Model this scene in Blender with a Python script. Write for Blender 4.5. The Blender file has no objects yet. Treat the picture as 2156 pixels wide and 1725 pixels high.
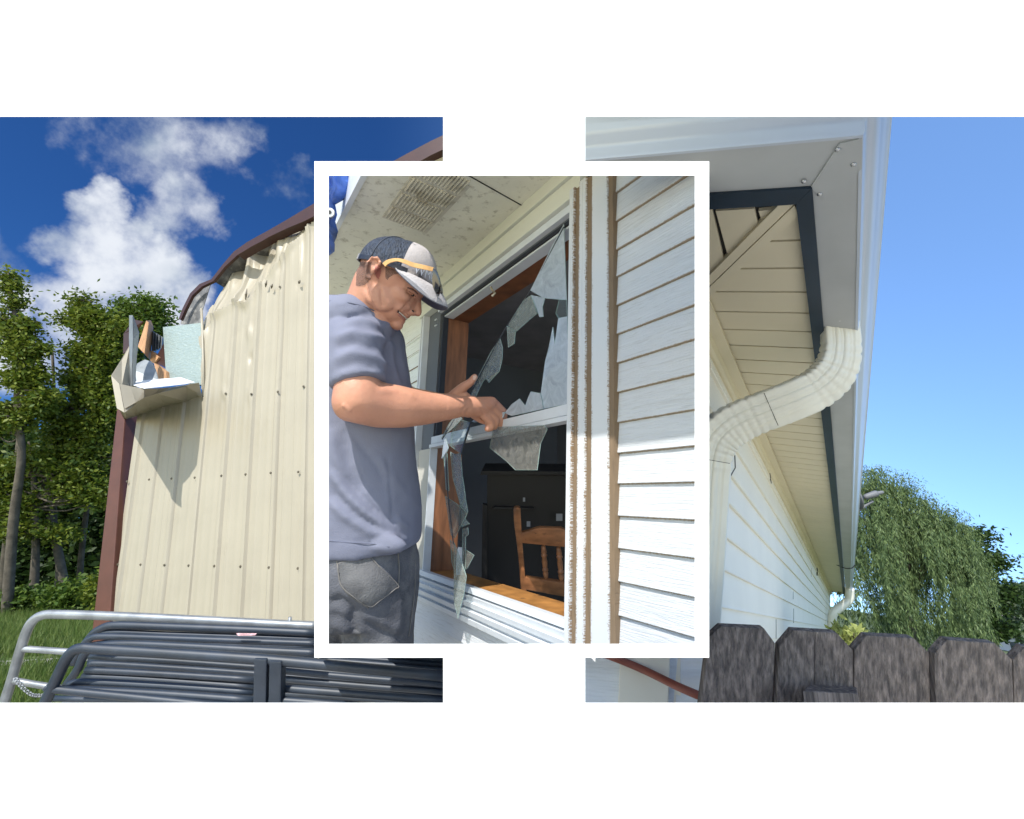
import bpy, bmesh, math, random
import numpy as np
from mathutils import Vector, Matrix, noise as mnoise

# ---------------------------------------------------------------- camera, sky, sun, exposure
scene = bpy.context.scene
COL = scene.collection
FPX, CX, CY = 1050.0, 1078.0, 862.5            # focal length and centre in the photograph's pixels (2156 wide)
PITCH = math.radians(15.3)
CAM = Vector((0, 0, 1.6))
R_ = Vector((1, 0, 0)); U_ = Vector((0, -math.sin(PITCH), math.cos(PITCH))); F_ = Vector((0, math.cos(PITCH), math.sin(PITCH)))
cd = bpy.data.cameras.new('camera'); cam = bpy.data.objects.new('camera', cd); COL.objects.link(cam)
cd.sensor_fit = 'HORIZONTAL'; cd.angle_x = 2 * math.atan(CX / FPX)
cd.clip_start = 0.02; cd.clip_end = 2000
cam.location = CAM; cam.rotation_euler = (math.pi / 2 + PITCH, 0, 0)
scene.camera = cam
SUN = Vector((-0.20, -0.64, 0.742)).normalized()   # towards the sun
sd = bpy.data.lights.new('sun', 'SUN'); so = bpy.data.objects.new('sun', sd); COL.objects.link(so)
sd.energy = 3.4; sd.angle = math.radians(0.5); sd.color = (1.0, 0.965, 0.9)
so.rotation_euler = SUN.to_track_quat('Z', 'Y').to_euler()
scene.view_settings.view_transform = 'Standard'; scene.view_settings.look = 'None'
scene.view_settings.exposure = 0.9; scene.view_settings.gamma = 1.0
scene.cycles.max_bounces = 8; scene.cycles.transparent_max_bounces = 16

def camv(x, y, z): return R_ * x + U_ * y + F_ * z
def ray(px, py): return camv((px - CX) / FPX, (CY - py) / FPX, 1.0)
def P(px, py, z): return CAM + ray(px, py) * z
def hit(px, py, p0, n):
    d = ray(px, py); return CAM + d * ((p0 - CAM).dot(n) / d.dot(n))

def build_world():
    w = bpy.data.worlds.new('World'); scene.world = w; w.use_nodes = True
    nt = w.node_tree; N = nt.nodes; L = nt.links; N.clear()
    def nd(t, **k):
        n = N.new(t)
        for a, b in k.items(): setattr(n, a, b)
        return n
    def math_(op, a, b=None, c=None):
        n = nd('ShaderNodeMath', operation=op)
        for i, v in enumerate((a, b, c)):
            if v is None: continue
            if hasattr(v, 'links'): L.new(v, n.inputs[i])
            else: n.inputs[i].default_value = v
        return n.outputs[0]
    out = nd('ShaderNodeOutputWorld'); bg = nd('ShaderNodeBackground'); bg.inputs['Strength'].default_value = 0.15
    tc = nd('ShaderNodeTexCoord'); sep = nd('ShaderNodeSeparateXYZ'); L.new(tc.outputs['Generated'], sep.inputs[0])
    x, y, z = sep.outputs
    # the land falls away to the right, so the skyline there is lower
    zz = math_('MAXIMUM', math_('ADD', z, math_('MULTIPLY', math_('MAXIMUM', math_('ADD', x, 0.12), 0.0), 0.34)), 0.02)
    cb = nd('ShaderNodeCombineXYZ'); L.new(x, cb.inputs[0]); L.new(y, cb.inputs[1]); L.new(zz, cb.inputs[2])
    nm = nd('ShaderNodeVectorMath', operation='NORMALIZE'); L.new(cb.outputs[0], nm.inputs[0])
    sky = nd('ShaderNodeTexSky', sky_type='NISHITA', sun_disc=False)
    sky.sun_elevation = math.asin(SUN.z); sky.sun_rotation = math.atan2(SUN.x, SUN.y)
    sky.air_density = 1.0; sky.dust_density = 0.3; sky.ozone_density = 2.0
    L.new(nm.outputs[0], sky.inputs['Vector'])
    # deep blue to the left, hazier and brighter to the right
    tr = nd('ShaderNodeMapRange', interpolation_type='SMOOTHSTEP'); tr.inputs['From Min'].default_value = -0.25; tr.inputs['From Max'].default_value = 0.35
    L.new(x, tr.inputs['Value'])
    tint = nd('ShaderNodeMix', data_type='RGBA'); tint.inputs['A'].default_value = SKY_L; tint.inputs['B'].default_value = SKY_R
    L.new(tr.outputs[0], tint.inputs['Factor'])
    # unseen sky behind the viewer is brightened to add fill light
    bk = nd('ShaderNodeMapRange', interpolation_type='SMOOTHSTEP'); bk.inputs['From Min'].default_value = 0.15; bk.inputs['From Max'].default_value = -0.25; L.new(y, bk.inputs['Value'])
    tb = nd('ShaderNodeMix', data_type='RGBA'); L.new(bk.outputs[0], tb.inputs['Factor']); L.new(tint.outputs['Result'], tb.inputs['A']); tb.inputs['B'].default_value = (1.35, 1.25, 1.12, 1); tint = tb
    mul = nd('ShaderNodeMix', data_type='RGBA', blend_type='MULTIPLY'); mul.inputs['Factor'].default_value = 1
    L.new(sky.outputs[0], mul.inputs['A']); L.new(tint.outputs['Result'], mul.inputs['B'])
    # clouds: soft lobes in the sky's own directions, broken up by noise
    wn = nd('ShaderNodeTexNoise'); wn.inputs['Scale'].default_value = 6.0; wn.inputs['Detail'].default_value = 6; wn.inputs['Roughness'].default_value = .6; L.new(tc.outputs['Generated'], wn.inputs['Vector'])
    ws = nd('ShaderNodeVectorMath', operation='SUBTRACT'); L.new(wn.outputs['Color'], ws.inputs[0]); ws.inputs[1].default_value = (.5, .5, .5)
    wm = nd('ShaderNodeVectorMath', operation='SCALE'); L.new(ws.outputs[0], wm.inputs[0]); wm.inputs['Scale'].default_value = .16
    wa = nd('ShaderNodeVectorMath', operation='ADD'); L.new(tc.outputs['Generated'], wa.inputs[0]); L.new(wm.outputs[0], wa.inputs[1])
    wz = nd('ShaderNodeVectorMath', operation='NORMALIZE'); L.new(wa.outputs[0], wz.inputs[0])
    total = None
    for (px, py, rad, amp) in CLOUDS:
        d = ray(px, py).normalized()
        dt = nd('ShaderNodeVectorMath', operation='DOT_PRODUCT'); L.new(wz.outputs[0], dt.inputs[0]); dt.inputs[1].default_value = d
        mr = nd('ShaderNodeMapRange', interpolation_type='SMOOTHSTEP')
        mr.inputs['From Min'].default_value = math.cos(rad / FPX * 1.25); mr.inputs['From Max'].default_value = math.cos(rad / FPX * 0.15)
        mr.inputs['To Max'].default_value = amp
        L.new(dt.outputs['Value'], mr.inputs['Value'])
        total = mr.outputs[0] if total is None else math_('MAXIMUM', total, mr.outputs[0])
    nz = nd('ShaderNodeTexNoise'); nz.inputs['Scale'].default_value = 16.0; nz.inputs['Detail'].default_value = 8; nz.inputs['Roughness'].default_value = 0.58
    nz.inputs['Distortion'].default_value = 0.0
    L.new(tc.outputs['Generated'], nz.inputs['Vector'])
    dens = math_('ADD', total, math_('MULTIPLY', math_('SUBTRACT', nz.outputs['Fac'], 0.5), 1.5))
    cr = nd('ShaderNodeMapRange', interpolation_type='SMOOTHSTEP'); cr.inputs['From Min'].default_value = 0.28; cr.inputs['From Max'].default_value = 1.15
    L.new(dens, cr.inputs['Value'])
    cover = math_('MULTIPLY', cr.outputs[0], math_('GREATER_THAN', total, 0.001))
    cl = nd('ShaderNodeMix', data_type='RGBA'); L.new(cover, cl.inputs['Factor'])
    n2 = nd('ShaderNodeTexNoise'); n2.inputs['Scale'].default_value = 7.0; n2.inputs['Detail'].default_value = 5; L.new(tc.outputs['Generated'], n2.inputs['Vector'])
    cc = nd('ShaderNodeMix', data_type='RGBA'); r2 = nd('ShaderNodeMapRange'); r2.inputs['From Min'].default_value = .42; r2.inputs['From Max'].default_value = .6; L.new(n2.outputs['Fac'], r2.inputs['Value']); L.new(r2.outputs[0], cc.inputs['Factor'])
    cc.inputs['A'].default_value = CLOUD_COL; cc.inputs['B'].default_value = (1.55, 1.85, 2.25, 1); L.new(cc.outputs['Result'], cl.inputs['B'])
    L.new(mul.outputs['Result'], cl.inputs['A'])
    L.new(cl.outputs['Result'], bg.inputs['Color']); L.new(bg.outputs[0], out.inputs['Surface'])
SKY_L = (0.085, 0.21, 0.40, 1); SKY_R = (0.90, 1.08, 1.24, 1); CLOUD_COL = (3.0, 3.15, 3.4, 1)
CLOUDS = [(222, 440, 46, .95), (215, 520, 62, 1.0), (285, 500, 40, .85), (275, 575, 85, 1.0), (345, 600, 60, 1.0), (330, 650, 70, .9), (150, 640, 60, .85), (125, 690, 42, .85), (200, 680, 58, .85), (168, 540, 40, .55), (400, 440, 60, .66), (350, 470, 50, .6),
          (230, 270, 60, .5), (285, 320, 60, .55), (340, 350, 70, .58), (420, 310, 70, .62), (460, 290, 60, .6), (390, 370, 60, .55), (20, 600, 40, .9), (10, 680, 50, 1.0), (30, 760, 60, .95), (10, 480, 34, .52), (60, 545, 40, .46), (45, 520, 30, .45), (600, 400, 60, .45), (625, 360, 30, .45)]
build_world()

# ---------------------------------------------------------------- materials
def M(name, col, rough=0.6, metal=0.0, var=0.0, vscale=8.0, bump=0.0, bscale=40.0, col2=None, c2=(0.5, 0.7), c2scale=6.0, stretch=None, spec=0.5, trans=0.0, detail=6):
    m = bpy.data.materials.new(name); m.use_nodes = True
    nt = m.node_tree; N = nt.nodes; L = nt.links
    b = N['Principled BSDF']; b.inputs['Roughness'].default_value = rough; b.inputs['Metallic'].default_value = metal
    b.inputs['Specular IOR Level'].default_value = spec
    c4 = (*col, 1); b.inputs['Base Color'].default_value = c4
    tc = N.new('ShaderNodeTexCoord'); src = tc.outputs['Object']
    if stretch:
        mp = N.new('ShaderNodeMapping'); mp.inputs['Scale'].default_value = stretch; L.new(src, mp.inputs[0]); src = mp.outputs[0]
    last = None
    if var:
        n = N.new('ShaderNodeTexNoise'); n.inputs['Scale'].default_value = vscale; n.inputs['Detail'].default_value = detail; L.new(src, n.inputs['Vector'])
        r = N.new('ShaderNodeMapRange'); r.inputs['From Min'].default_value = 0.3; r.inputs['From Max'].default_value = 0.7
        r.inputs['To Min'].default_value = 1 - var; r.inputs['To Max'].default_value = 1 + var; L.new(n.outputs['Fac'], r.inputs['Value'])
        x = N.new('ShaderNodeMix'); x.data_type = 'RGBA'; x.blend_type = 'MULTIPLY'; x.inputs['Factor'].default_value = 1; x.inputs['A'].default_value = c4
        L.new(r.outputs[0], x.inputs['B']); last = x.outputs['Result']
    if col2:
        n = N.new('ShaderNodeTexNoise'); n.inputs['Scale'].default_value = c2scale; n.inputs['Detail'].default_value = 9; n.inputs['Roughness'].default_value = 0.65; L.new(src, n.inputs['Vector'])
        r = N.new('ShaderNodeMapRange'); r.inputs['From Min'].default_value = c2[0]; r.inputs['From Max'].default_value = c2[1]; L.new(n.outputs['Fac'], r.inputs['Value'])
        x = N.new('ShaderNodeMix'); x.data_type = 'RGBA'; L.new(r.outputs[0], x.inputs['Factor']); x.inputs['B'].default_value = (*col2, 1)
        if last is not None: L.new(last, x.inputs['A'])
        else: x.inputs['A'].default_value = c4
        last = x.outputs['Result']
    if last is not None: L.new(last, b.inputs['Base Color'])
    if bump:
        n = N.new('ShaderNodeTexNoise'); n.inputs['Scale'].default_value = bscale; n.inputs['Detail'].default_value = 6; L.new(src, n.inputs['Vector'])
        bp = N.new('ShaderNodeBump'); bp.inputs['Strength'].default_value = bump; bp.inputs['Distance'].default_value = 0.01; L.new(n.outputs['Fac'], bp.inputs['Height'])
        L.new(bp.outputs[0], b.inputs['Normal'])
    return m

def leaf_mat(name, c1, c2, trans=0.35):
    m = bpy.data.materials.new(name); m.use_nodes = True
    nt = m.node_tree; N = nt.nodes; L = nt.links; b = N['Principled BSDF']
    g = N.new('ShaderNodeNewGeometry'); x = N.new('ShaderNodeMix'); x.data_type = 'RGBA'
    x.inputs['A'].default_value = (*c1, 1); x.inputs['B'].default_value = (*c2, 1); L.new(g.outputs['Random Per Island'], x.inputs['Factor'])
    L.new(x.outputs['Result'], b.inputs['Base Color']); b.inputs['Roughness'].default_value = 0.55; b.inputs['Specular IOR Level'].default_value = 0.3
    t = N.new('ShaderNodeBsdfTranslucent'); L.new(x.outputs['Result'], t.inputs['Color'])
    s = N.new('ShaderNodeMixShader'); s.inputs[0].default_value = trans; L.new(b.outputs[0], s.inputs[1]); L.new(t.outputs[0], s.inputs[2])
    L.new(s.outputs[0], N['Material Output'].inputs['Surface'])
    return m

# ---------------------------------------------------------------- mesh helpers
class MB:
    def __init__(s): s.v = []; s.f = []; s.uv = None
    def add(s, vs, fs):
        o = len(s.v); s.v += [Vector(v) for v in vs]; s.f += [tuple(i + o for i in f) for f in fs]; return s
    def hexa(s, a, b):                      # two quads (front, back), corresponding corners
        return s.add(list(a) + list(b), [(3, 2, 1, 0), (4, 5, 6, 7), (0, 1, 5, 4), (1, 2, 6, 5), (2, 3, 7, 6), (3, 0, 4, 7)])
    def prism(s, poly, d):                  # polygon thickened by vector d
        n = len(poly); d = Vector(d)
        return s.add(list(poly) + [Vector(p) + d for p in poly], [tuple(range(n)), tuple(range(2 * n - 1, n - 1, -1))] + [(i, i + n, (i + 1) % n + n, (i + 1) % n) for i in range(n)])
    def box(s, o, a, b, c):                 # corner + three edge vectors
        o, a, b, c = map(Vector, (o, a, b, c)); return s.prism([o, o + a, o + a + b, o + b], c)
    def tube(s, pts, rad, n=10, cap=True, ref=None):
        pts = [Vector(p) for p in pts]; m = len(pts)
        if not hasattr(rad, '__len__'): rad = [rad] * m
        o = len(s.v); prev = None
        for i, p in enumerate(pts):
            t = (pts[min(i + 1, m - 1)] - pts[max(i - 1, 0)]).normalized()
            if prev is None:
                r = Vector(ref) if ref else (Vector((0, 0, 1)) if abs(t.z) < 0.9 else Vector((1, 0, 0)))
                a = (r - t * r.dot(t)).normalized()
            else: a = (prev - t * prev.dot(t)).normalized()
            prev = a; b = t.cross(a)
            for k in range(n):
                w = 2 * math.pi * k / n; s.v.append(p + (a * math.cos(w) + b * math.sin(w)) * rad[i])
        for i in range(m - 1):
            for k in range(n):
                s.f.append((o + i * n + k, o + i * n + (k + 1) % n, o + (i + 1) * n + (k + 1) % n, o + (i + 1) * n + k))
        if cap: s.f.append(tuple(o + k for k in range(n - 1, -1, -1))); s.f.append(tuple(o + (m - 1) * n + k for k in range(n)))
        return s
    def loft(s, rings, closed=True, cap=True):
        o = len(s.v); n = len(rings[0])
        for r in rings: s.v += [Vector(p) for p in r]
        for i in range(len(rings) - 1):
            for k in range(n if closed else n - 1):
                s.f.append((o + i * n + k, o + i * n + (k + 1) % n, o + (i + 1) * n + (k + 1) % n, o + (i + 1) * n + k))
        if cap and closed: s.f.append(tuple(o + k for k in range(n - 1, -1, -1))); s.f.append(tuple(o + (len(rings) - 1) * n + k for k in range(n)))
        return s
    def ell(s, c, r, rot=None, nu=28, nv=18):
        c = Vector(c); rings = []
        R = rot or Matrix.Identity(3)
        vs = []; o = len(s.v)
        for j in range(1, nv):
            a = math.pi * j / nv
            for k in range(nu):
                w = 2 * math.pi * k / nu
                vs.append(c + R @ Vector((r[0] * math.sin(a) * math.cos(w), r[1] * math.sin(a) * math.sin(w), r[2] * math.cos(a))))
        vs.append(c + R @ Vector((0, 0, r[2]))); vs.append(c - R @ Vector((0, 0, r[2])))
        t, b = len(vs) - 2, len(vs) - 1; fs = []
        for j in range(nv - 2):
            for k in range(nu): fs.append((j * nu + k, (j + 1) * nu + k, (j + 1) * nu + (k + 1) % nu, j * nu + (k + 1) % nu))
        for k in range(nu):
            fs.append((t, k, (k + 1) % nu)); fs.append((b, (nv - 2) * nu + (k + 1) % nu, (nv - 2) * nu + k))
        return s.add(vs, fs)
    def caps(s, p0, r0, p1, r1, n=30):      # tapered limb piece with rounded ends
        p0 = Vector(p0); p1 = Vector(p1); d = (p1 - p0); l = d.length; d = d / l
        pts = []; rr = []
        for a in (80, 60, 35, 0): pts.append(p0 - d * r0 * math.sin(math.radians(a))); rr.append(r0 * math.cos(math.radians(a)))
        for a in (0, 35, 60, 80): pts.append(p1 + d * r1 * math.sin(math.radians(a))); rr.append(r1 * math.cos(math.radians(a)))
        return s.tube(pts, rr, n)

def origin_of(o):
    v = Vector((0, 0, 0))
    while o is not None: v = v + o.location; o = o.parent
    return v

def cone_clip(name):
    x0, y0, x1, y1 = {'centre': (669, 354, 1486, 1371), 'left': (-70, 236, 944, 1490), 'right': (1222, 236, 2226, 1490)}[name]
    k = lambda p: (p - CX) / FPX
    q = lambda p: (CY - p) / FPX
    return [camv(-1, 0, k(x0)), camv(1, 0, -k(x1)), camv(0, 1, -q(y0)), camv(0, -1, q(y1))]

def right_clip(bm):
    # the near house is only built clear of the framed scene: three pieces round it
    k = lambda p: (p - CX) / FPX
    q = lambda p: (CY - p) / FPX
    base = cone_clip('right'); me = bpy.data.meshes.new('tmp'); out = bmesh.new()
    for extra in ([camv(-1, 0, k(1486))], [camv(1, 0, -k(1486)), camv(0, -1, q(347))], [camv(1, 0, -k(1486)), camv(0, 1, -q(1378)) ]):
        b = bm.copy(); clip_bm(b, base + extra); b.to_mesh(me); out.from_mesh(me); b.free()
    bm.clear(); out.to_mesh(me); bm.from_mesh(me); out.free(); bpy.data.meshes.remove(me)

def clip_bm(bm, planes, fill=True):
    for n in planes:
        r = bmesh.ops.bisect_plane(bm, geom=bm.verts[:] + bm.edges[:] + bm.faces[:], plane_co=CAM, plane_no=n, clear_outer=True, dist=1e-6)
        if fill:
            ed = [e for e in r['geom_cut'] if isinstance(e, bmesh.types.BMEdge) and e.is_valid and e.is_boundary]
            if ed: bmesh.ops.holes_fill(bm, edges=ed, sides=0)

def tag(o, label=None, cat=None, group=None, kind=None):
    if label: o['label'] = label
    if cat: o['category'] = cat
    if group: o['group'] = group
    if kind: o['kind'] = kind
    return o

def empty(name, loc, label, cat, group=None):
    o = bpy.data.objects.new(name, None); COL.objects.link(o); o.location = loc; o.empty_display_size = 0.1
    return tag(o, label, cat, group)

def obj(name, mb, mat, parent=None, smooth=False, clip=None, base=None, recalc=True, uvf=None, bevel=0, sharp=None, fill=True):
    me = bpy.data.meshes.new(name)
    vs = mb.v
    if parent is not None: org = origin_of(parent)
    else:
        if base is None:
            a = np.array([tuple(v) for v in vs]); org = Vector((float(a[:, 0].mean()), float(a[:, 1].mean()), float(a[:, 2].min())))
        else: org = Vector(base)
    me.from_pydata([tuple(v) for v in vs], [], mb.f)
    bm = bmesh.new(); bm.from_mesh(me)
    if recalc: bmesh.ops.recalc_face_normals(bm, faces=bm.faces[:])
    if bevel: bmesh.ops.bevel(bm, geom=[e for e in bm.edges if len(e.link_faces) == 2 and e.calc_face_angle(0) > 0.6], offset=bevel, segments=2, affect='EDGES', profile=0.6, clamp_overlap=True)
    if clip == 'right': right_clip(bm)
    elif clip: clip_bm(bm, cone_clip(clip) if isinstance(clip, str) else clip, fill)
    if uvf:
        lay = bm.loops.layers.uv.new('uv')
        for f in bm.faces:
            for lp in f.loops: lp[lay].uv = uvf(lp.vert.co)
    for v in bm.verts: v.co -= org
    if smooth:
        for f in bm.faces: f.smooth = True
        if sharp:
            for e in bm.edges:
                if len(e.link_faces) == 2 and e.calc_face_angle(0) > sharp: e.smooth = False
    bm.to_mesh(me); bm.free()
    o = bpy.data.objects.new(name, me); COL.objects.link(o)
    if parent is not None: o.parent = parent
    else: o.location = org
    for m in (mat if isinstance(mat, (list, tuple)) else [mat]): me.materials.append(m)
    return o

def copy_part(o, delta, parent):
    c = o.copy(); COL.objects.link(c); c.parent = parent; c.location = o.location + Vector(delta); return c

def spline(pts, n=8):
    pts = [Vector(p) for p in pts]; q = [pts[0] * 2 - pts[1]] + pts + [pts[-1] * 2 - pts[-2]]; out = []
    for i in range(1, len(q) - 2):
        for k in range(n):
            t = k / n; a, b, c, d = q[i - 1:i + 3]
            out.append(0.5 * ((2 * b) + (c - a) * t + (2 * a - 5 * b + 4 * c - d) * t * t + (3 * b - a - 3 * c + d) * t ** 3))
    out.append(pts[-1]); return out

def in_poly(x, y, poly):
    c = False; j = len(poly) - 1
    for i in range(len(poly)):
        (xi, yi), (xj, yj) = poly[i], poly[j]
        if (yi > y) != (yj > y) and x < (xj - xi) * (y - yi) / (yj - yi) + xi: c = not c
        j = i
    return c

def interp(pts, x):
    return float(np.interp(x, [p[0] for p in pts], [p[1] for p in pts]))

def topx(p):                                # world point -> photograph pixel
    d = Vector(p) - CAM; z = d.dot(F_); return CX + FPX * d.dot(R_) / z, CY - FPX * d.dot(U_) / z

def ground_z(x, y): return -0.175 * max(0.0, x - 1.2)
# ---------------------------------------------------------------- ground and the white panel with its three openings
def build_ground():
    mb = MB(); xs = [-80, -40, -20, -10, -5, -2, 0, 1.2, 3, 6, 12, 25, 50, 100, 300]; ys = [-6, -2, 0, 2, 4, 6, 8, 10, 12, 15, 20, 30, 50, 90, 300]
    vs = [(x, y, ground_z(x, y)) for y in ys for x in xs]; n = len(xs)
    mb.add(vs, [(j * n + i, j * n + i + 1, (j + 1) * n + i + 1, (j + 1) * n + i) for j in range(len(ys) - 1) for i in range(n - 1)])
    tag(obj('ground', mb, M('ground_grass', (0.07, 0.10, 0.025), 0.9, var=0.45, vscale=3, bump=0.6, bscale=30, col2=(0.12, 0.10, 0.05), c2=(0.5, 0.75), c2scale=1.2), base=(0, 0, 0)), kind='structure')
build_ground()
mb = MB(); mb.box((-3.2, -4, .002), (7.2, 0, 0), (0, 7.1, 0), (0, 0, .004)); tag(obj('bounce_slab', mb, M('pale_bounce', (.52, .49, .44), .9, var=.15, vscale=4, bump=.2, bscale=50), base=(0, 0, 0)), kind='structure')  # unseen pale slab added to bounce light up onto the soffits

M_white = M('white_panel_paint', (0.95, 0.95, 0.95), 0.55, spec=0.2)
def slab(mb, r, open_sides, z0=0.45, t=0.004):
    x0, y0, x1, y1 = r; e = 3.0
    bx0 = x0 + (e if 'l' in open_sides else 0); bx1 = x1 - (e if 'r' in open_sides else 0)
    by0 = y0 + (e if 't' in open_sides else 0); by1 = y1 - (e if 'b' in open_sides else 0)
    def bk(px, py):                          # square cut, not along the view
        q = z0 + t; return CAM + camv((px - CX) / FPX * q, (CY - py) / FPX * q, q)
    mb.hexa([P(x0, y0, z0), P(x1, y0, z0), P(x1, y1, z0), P(x0, y1, z0)], [bk(bx0, by0), bk(bx1, by0), bk(bx1, by1), bk(bx0, by1)])
def build_board():
    mb = MB()
    slab(mb, (-250, -14, 2406, 246), 'b'); slab(mb, (1385, -620, 3300, -14), ''); slab(mb, (2406, -14, 3300, 246), ''); slab(mb, (-250, 1480, 2406, 4980), 't')  # upper and far right slabs lie out of view, added to shade the fence
    slab(mb, (933, 246, 1232, 340), 'lr'); slab(mb, (933, 1385, 1232, 1480), 'lr')
    slab(mb, (-250, 246, -90, 1480), 'r'); slab(mb, (2246, 246, 2406, 1480), 'l')
    tag(obj('display_panel', mb, M_white), 'large plain white panel filling the top and bottom, with tall openings onto the three yards', 'panel')
    fr = MB()
    slab(fr, (662, 340, 1493, 370), 'tb'); slab(fr, (662, 1356, 1493, 1385), 'tb')
    slab(fr, (662, 370, 692, 1356), 'lr'); slab(fr, (1463, 370, 1493, 1356), 'lr')
    tag(obj('picture_frame', fr, M_white), 'plain white upright frame around the man at the broken window', 'frame')
build_board()
# ---------------------------------------------------------------- left: storm-damaged metal barn
LP0 = P(400, 1100, 4.2)
LU = -camv(-3.15, -.26, 1).normalized(); LV = camv(-.36, 2.726, 1).normalized(); LN = LU.cross(LV).normalized()
if LN.y > 0: LN = -LN
def lw(px, py, off=0.0): return hit(px, py, LP0 + LN * off, LN)
_ud = LU.dot(LV)
def luv(p):
    d = Vector(p) - LP0; a = d.dot(LU); b = d.dot(LV); k = 1 - _ud * _ud
    return (a - b * _ud) / k, (b - a * _ud) / k
def lpt(u, v, off=0.0): return LP0 + LU * u + LV * v + LN * off

M_beige = M('beige_steel', (0.305, 0.275, 0.212), 0.42, var=0.05, vscale=2.5, bump=0.05, bscale=12, spec=0.4, col2=(0.275, 0.246, 0.188), c2=(0.55, 0.8), c2scale=3)
M_brown = M('brown_trim_steel', (0.040, 0.016, 0.012), 0.38, var=0.1, spec=0.4)
M_galv = M('galvanised_back', (0.22, 0.24, 0.25), 0.5, metal=0.3, var=0.15, vscale=12)
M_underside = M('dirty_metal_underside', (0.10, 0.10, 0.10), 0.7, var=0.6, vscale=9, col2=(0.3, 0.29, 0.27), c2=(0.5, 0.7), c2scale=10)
M_board = M('foil_insulation_board', (0.24, 0.295, 0.28), 0.28, var=0.08, vscale=60, bump=0.9, bscale=26, stretch=(1, 1, 2.2), spec=0.8, col2=(0.38, 0.43, 0.41), c2=(0.55, 0.75), c2scale=30)
M_lumber = M('fresh_lumber', (0.40, 0.22, 0.11), 0.7, var=0.25, vscale=9, stretch=(6, 6, 1))
M_whitesteel = M('white_steel', (0.6, 0.62, 0.65), 0.4)

barn = empty('metal_barn', lpt(0, luv(lw(420, 1400))[1], 0), 'beige ribbed metal barn with brown trim and a torn-open, crumpled corner', 'barn')
RIBS = [luv(lw(px, 1190))[0] for px in (257, 301, 349, 403, 456, 512, 571, 637, 706, 780, 858, 940)]
WALLPOLY = [(190, 1560), (240, 870), (262, 862), (330, 838), (425, 832), (419, 634), (436, 574), (476, 530), (535, 501), (600, 470), (662, 440), (825, 350), (950, 290), (985, 290), (985, 1560)]
FOLD = [(418, 720), (445, 668), (470, 650), (500, 634), (520, 640), (545, 600), (575, 565), (600, 535), (640, 488), (662, 470), (700, 430), (985, 280)]
DENTS = [(455, 655, 10, 16, .014), (500, 628, 6, 14, .03), (520, 622, 8, 20, .03), (540, 560, 10, 30, -.02), (470, 575, 9, 26, .03), (590, 560, 8, 16, -.012), (628, 600, 7, 12, -.01), (527, 700, 7, 18, .02),
         (527, 755, 6, 12, -.02), (475, 780, 9, 30, .012), (474, 828, 6, 12, .018), (527, 830, 8, 20, .01), (610, 505, 9, 40, .02), (640, 520, 6, 50, -.012), (560, 585, 12, 18, -.02), (438, 680, 8, 20, -.025), (585, 690, 18, 40, -.006), (450, 900, 18, 60, -.005), (245, 1010, 14, 12, -.004)]
def wall_h(u, v, px, py):
    h = 0.0
    for i, r in enumerate(RIBS):
        d = abs(u - r)
        h = max(h, 0.02 * min(1, max(0, (0.032 - d) / 0.014)))
    for i in range(len(RIBS) - 1):
        w = RIBS[i + 1] - RIBS[i]
        for k in (0.3, 0.36, 0.64, 0.7):
            d = abs(u - RIBS[i] - w * k); h = max(h, 0.0035 * max(0, 1 - d / 0.011))
    fy = interp(FOLD, px)
    d = (fy - py) / 250.0
    if d > 0:
        w = 0.6 + 1.3 * mnoise.noise((px * 0.03, py * 0.006, 1.3)); h -= d * 0.5 * w + 0.02 * mnoise.noise((px * .06, py * .02, 7)) * min(1, d * 10)
    else: h += 0.022 * math.exp(-(d / 0.05) ** 2) * (1 + mnoise.noise((px * .04, 0, 3)))
    for (x, y, sx, sy, a) in DENTS:
        q = ((px - x) / sx) ** 2 + ((py - y) / sy) ** 2
        if q < 8: h += a * math.exp(-q)
    h += 0.003 * mnoise.noise((u * 3, v * 1.2, 0))
    return h
def build_wall():
    u0 = luv(lw(200, 1500))[0]; u1 = luv(lw(990, 900))[0]; v0 = luv(lw(600, 1540))[1]; v1 = luv(lw(985, 290))[1]
    nu = int((u1 - u0) / 0.009); nv = int((v1 - v0) / 0.022)
    idx = -np.ones((nv + 1, nu + 1), int); mb = MB(); pxs = {}
    PX = {}
    for j in range(nv + 1):
        for i in range(nu + 1):
            u = u0 + (u1 - u0) * i / nu; v = v0 + (v1 - v0) * j / nv
            p = lpt(u, v); x, y = topx(p); PX[j, i] = (x, y, u, v)
    keep = []
    for j in range(nv):
        for i in range(nu):
            x, y = PX[j, i][0] * .5 + PX[j + 1, i + 1][0] * .5, PX[j, i][1] * .5 + PX[j + 1, i + 1][1] * .5
            if in_poly(x, y, WALLPOLY): keep.append((j, i))
    for (j, i) in keep:
        f = []
        for (a, b) in ((j, i), (j, i + 1), (j + 1, i + 1), (j + 1, i)):
            if idx[a, b] < 0:
                x, y, u, v = PX[a, b]; idx[a, b] = len(mb.v); mb.v.append(lpt(u, v, wall_h(u, v, x, y)))
            f.append(int(idx[a, b]))
        mb.f.append(tuple(f))
    o = obj('wall', mb, M_beige, barn, smooth=True, sharp=0.5)
    return o
build_wall()
def plate(name, pts, mat, parent, t=0.006, smooth=False):    # sheet metal or board through points (px, py, distance off the wall)
    w = [lw(a, b, c) for a, b, c in pts]
    mb = MB(); mb.prism(w, -LN * t); return obj(name, mb, mat, parent, smooth=smooth)
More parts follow.
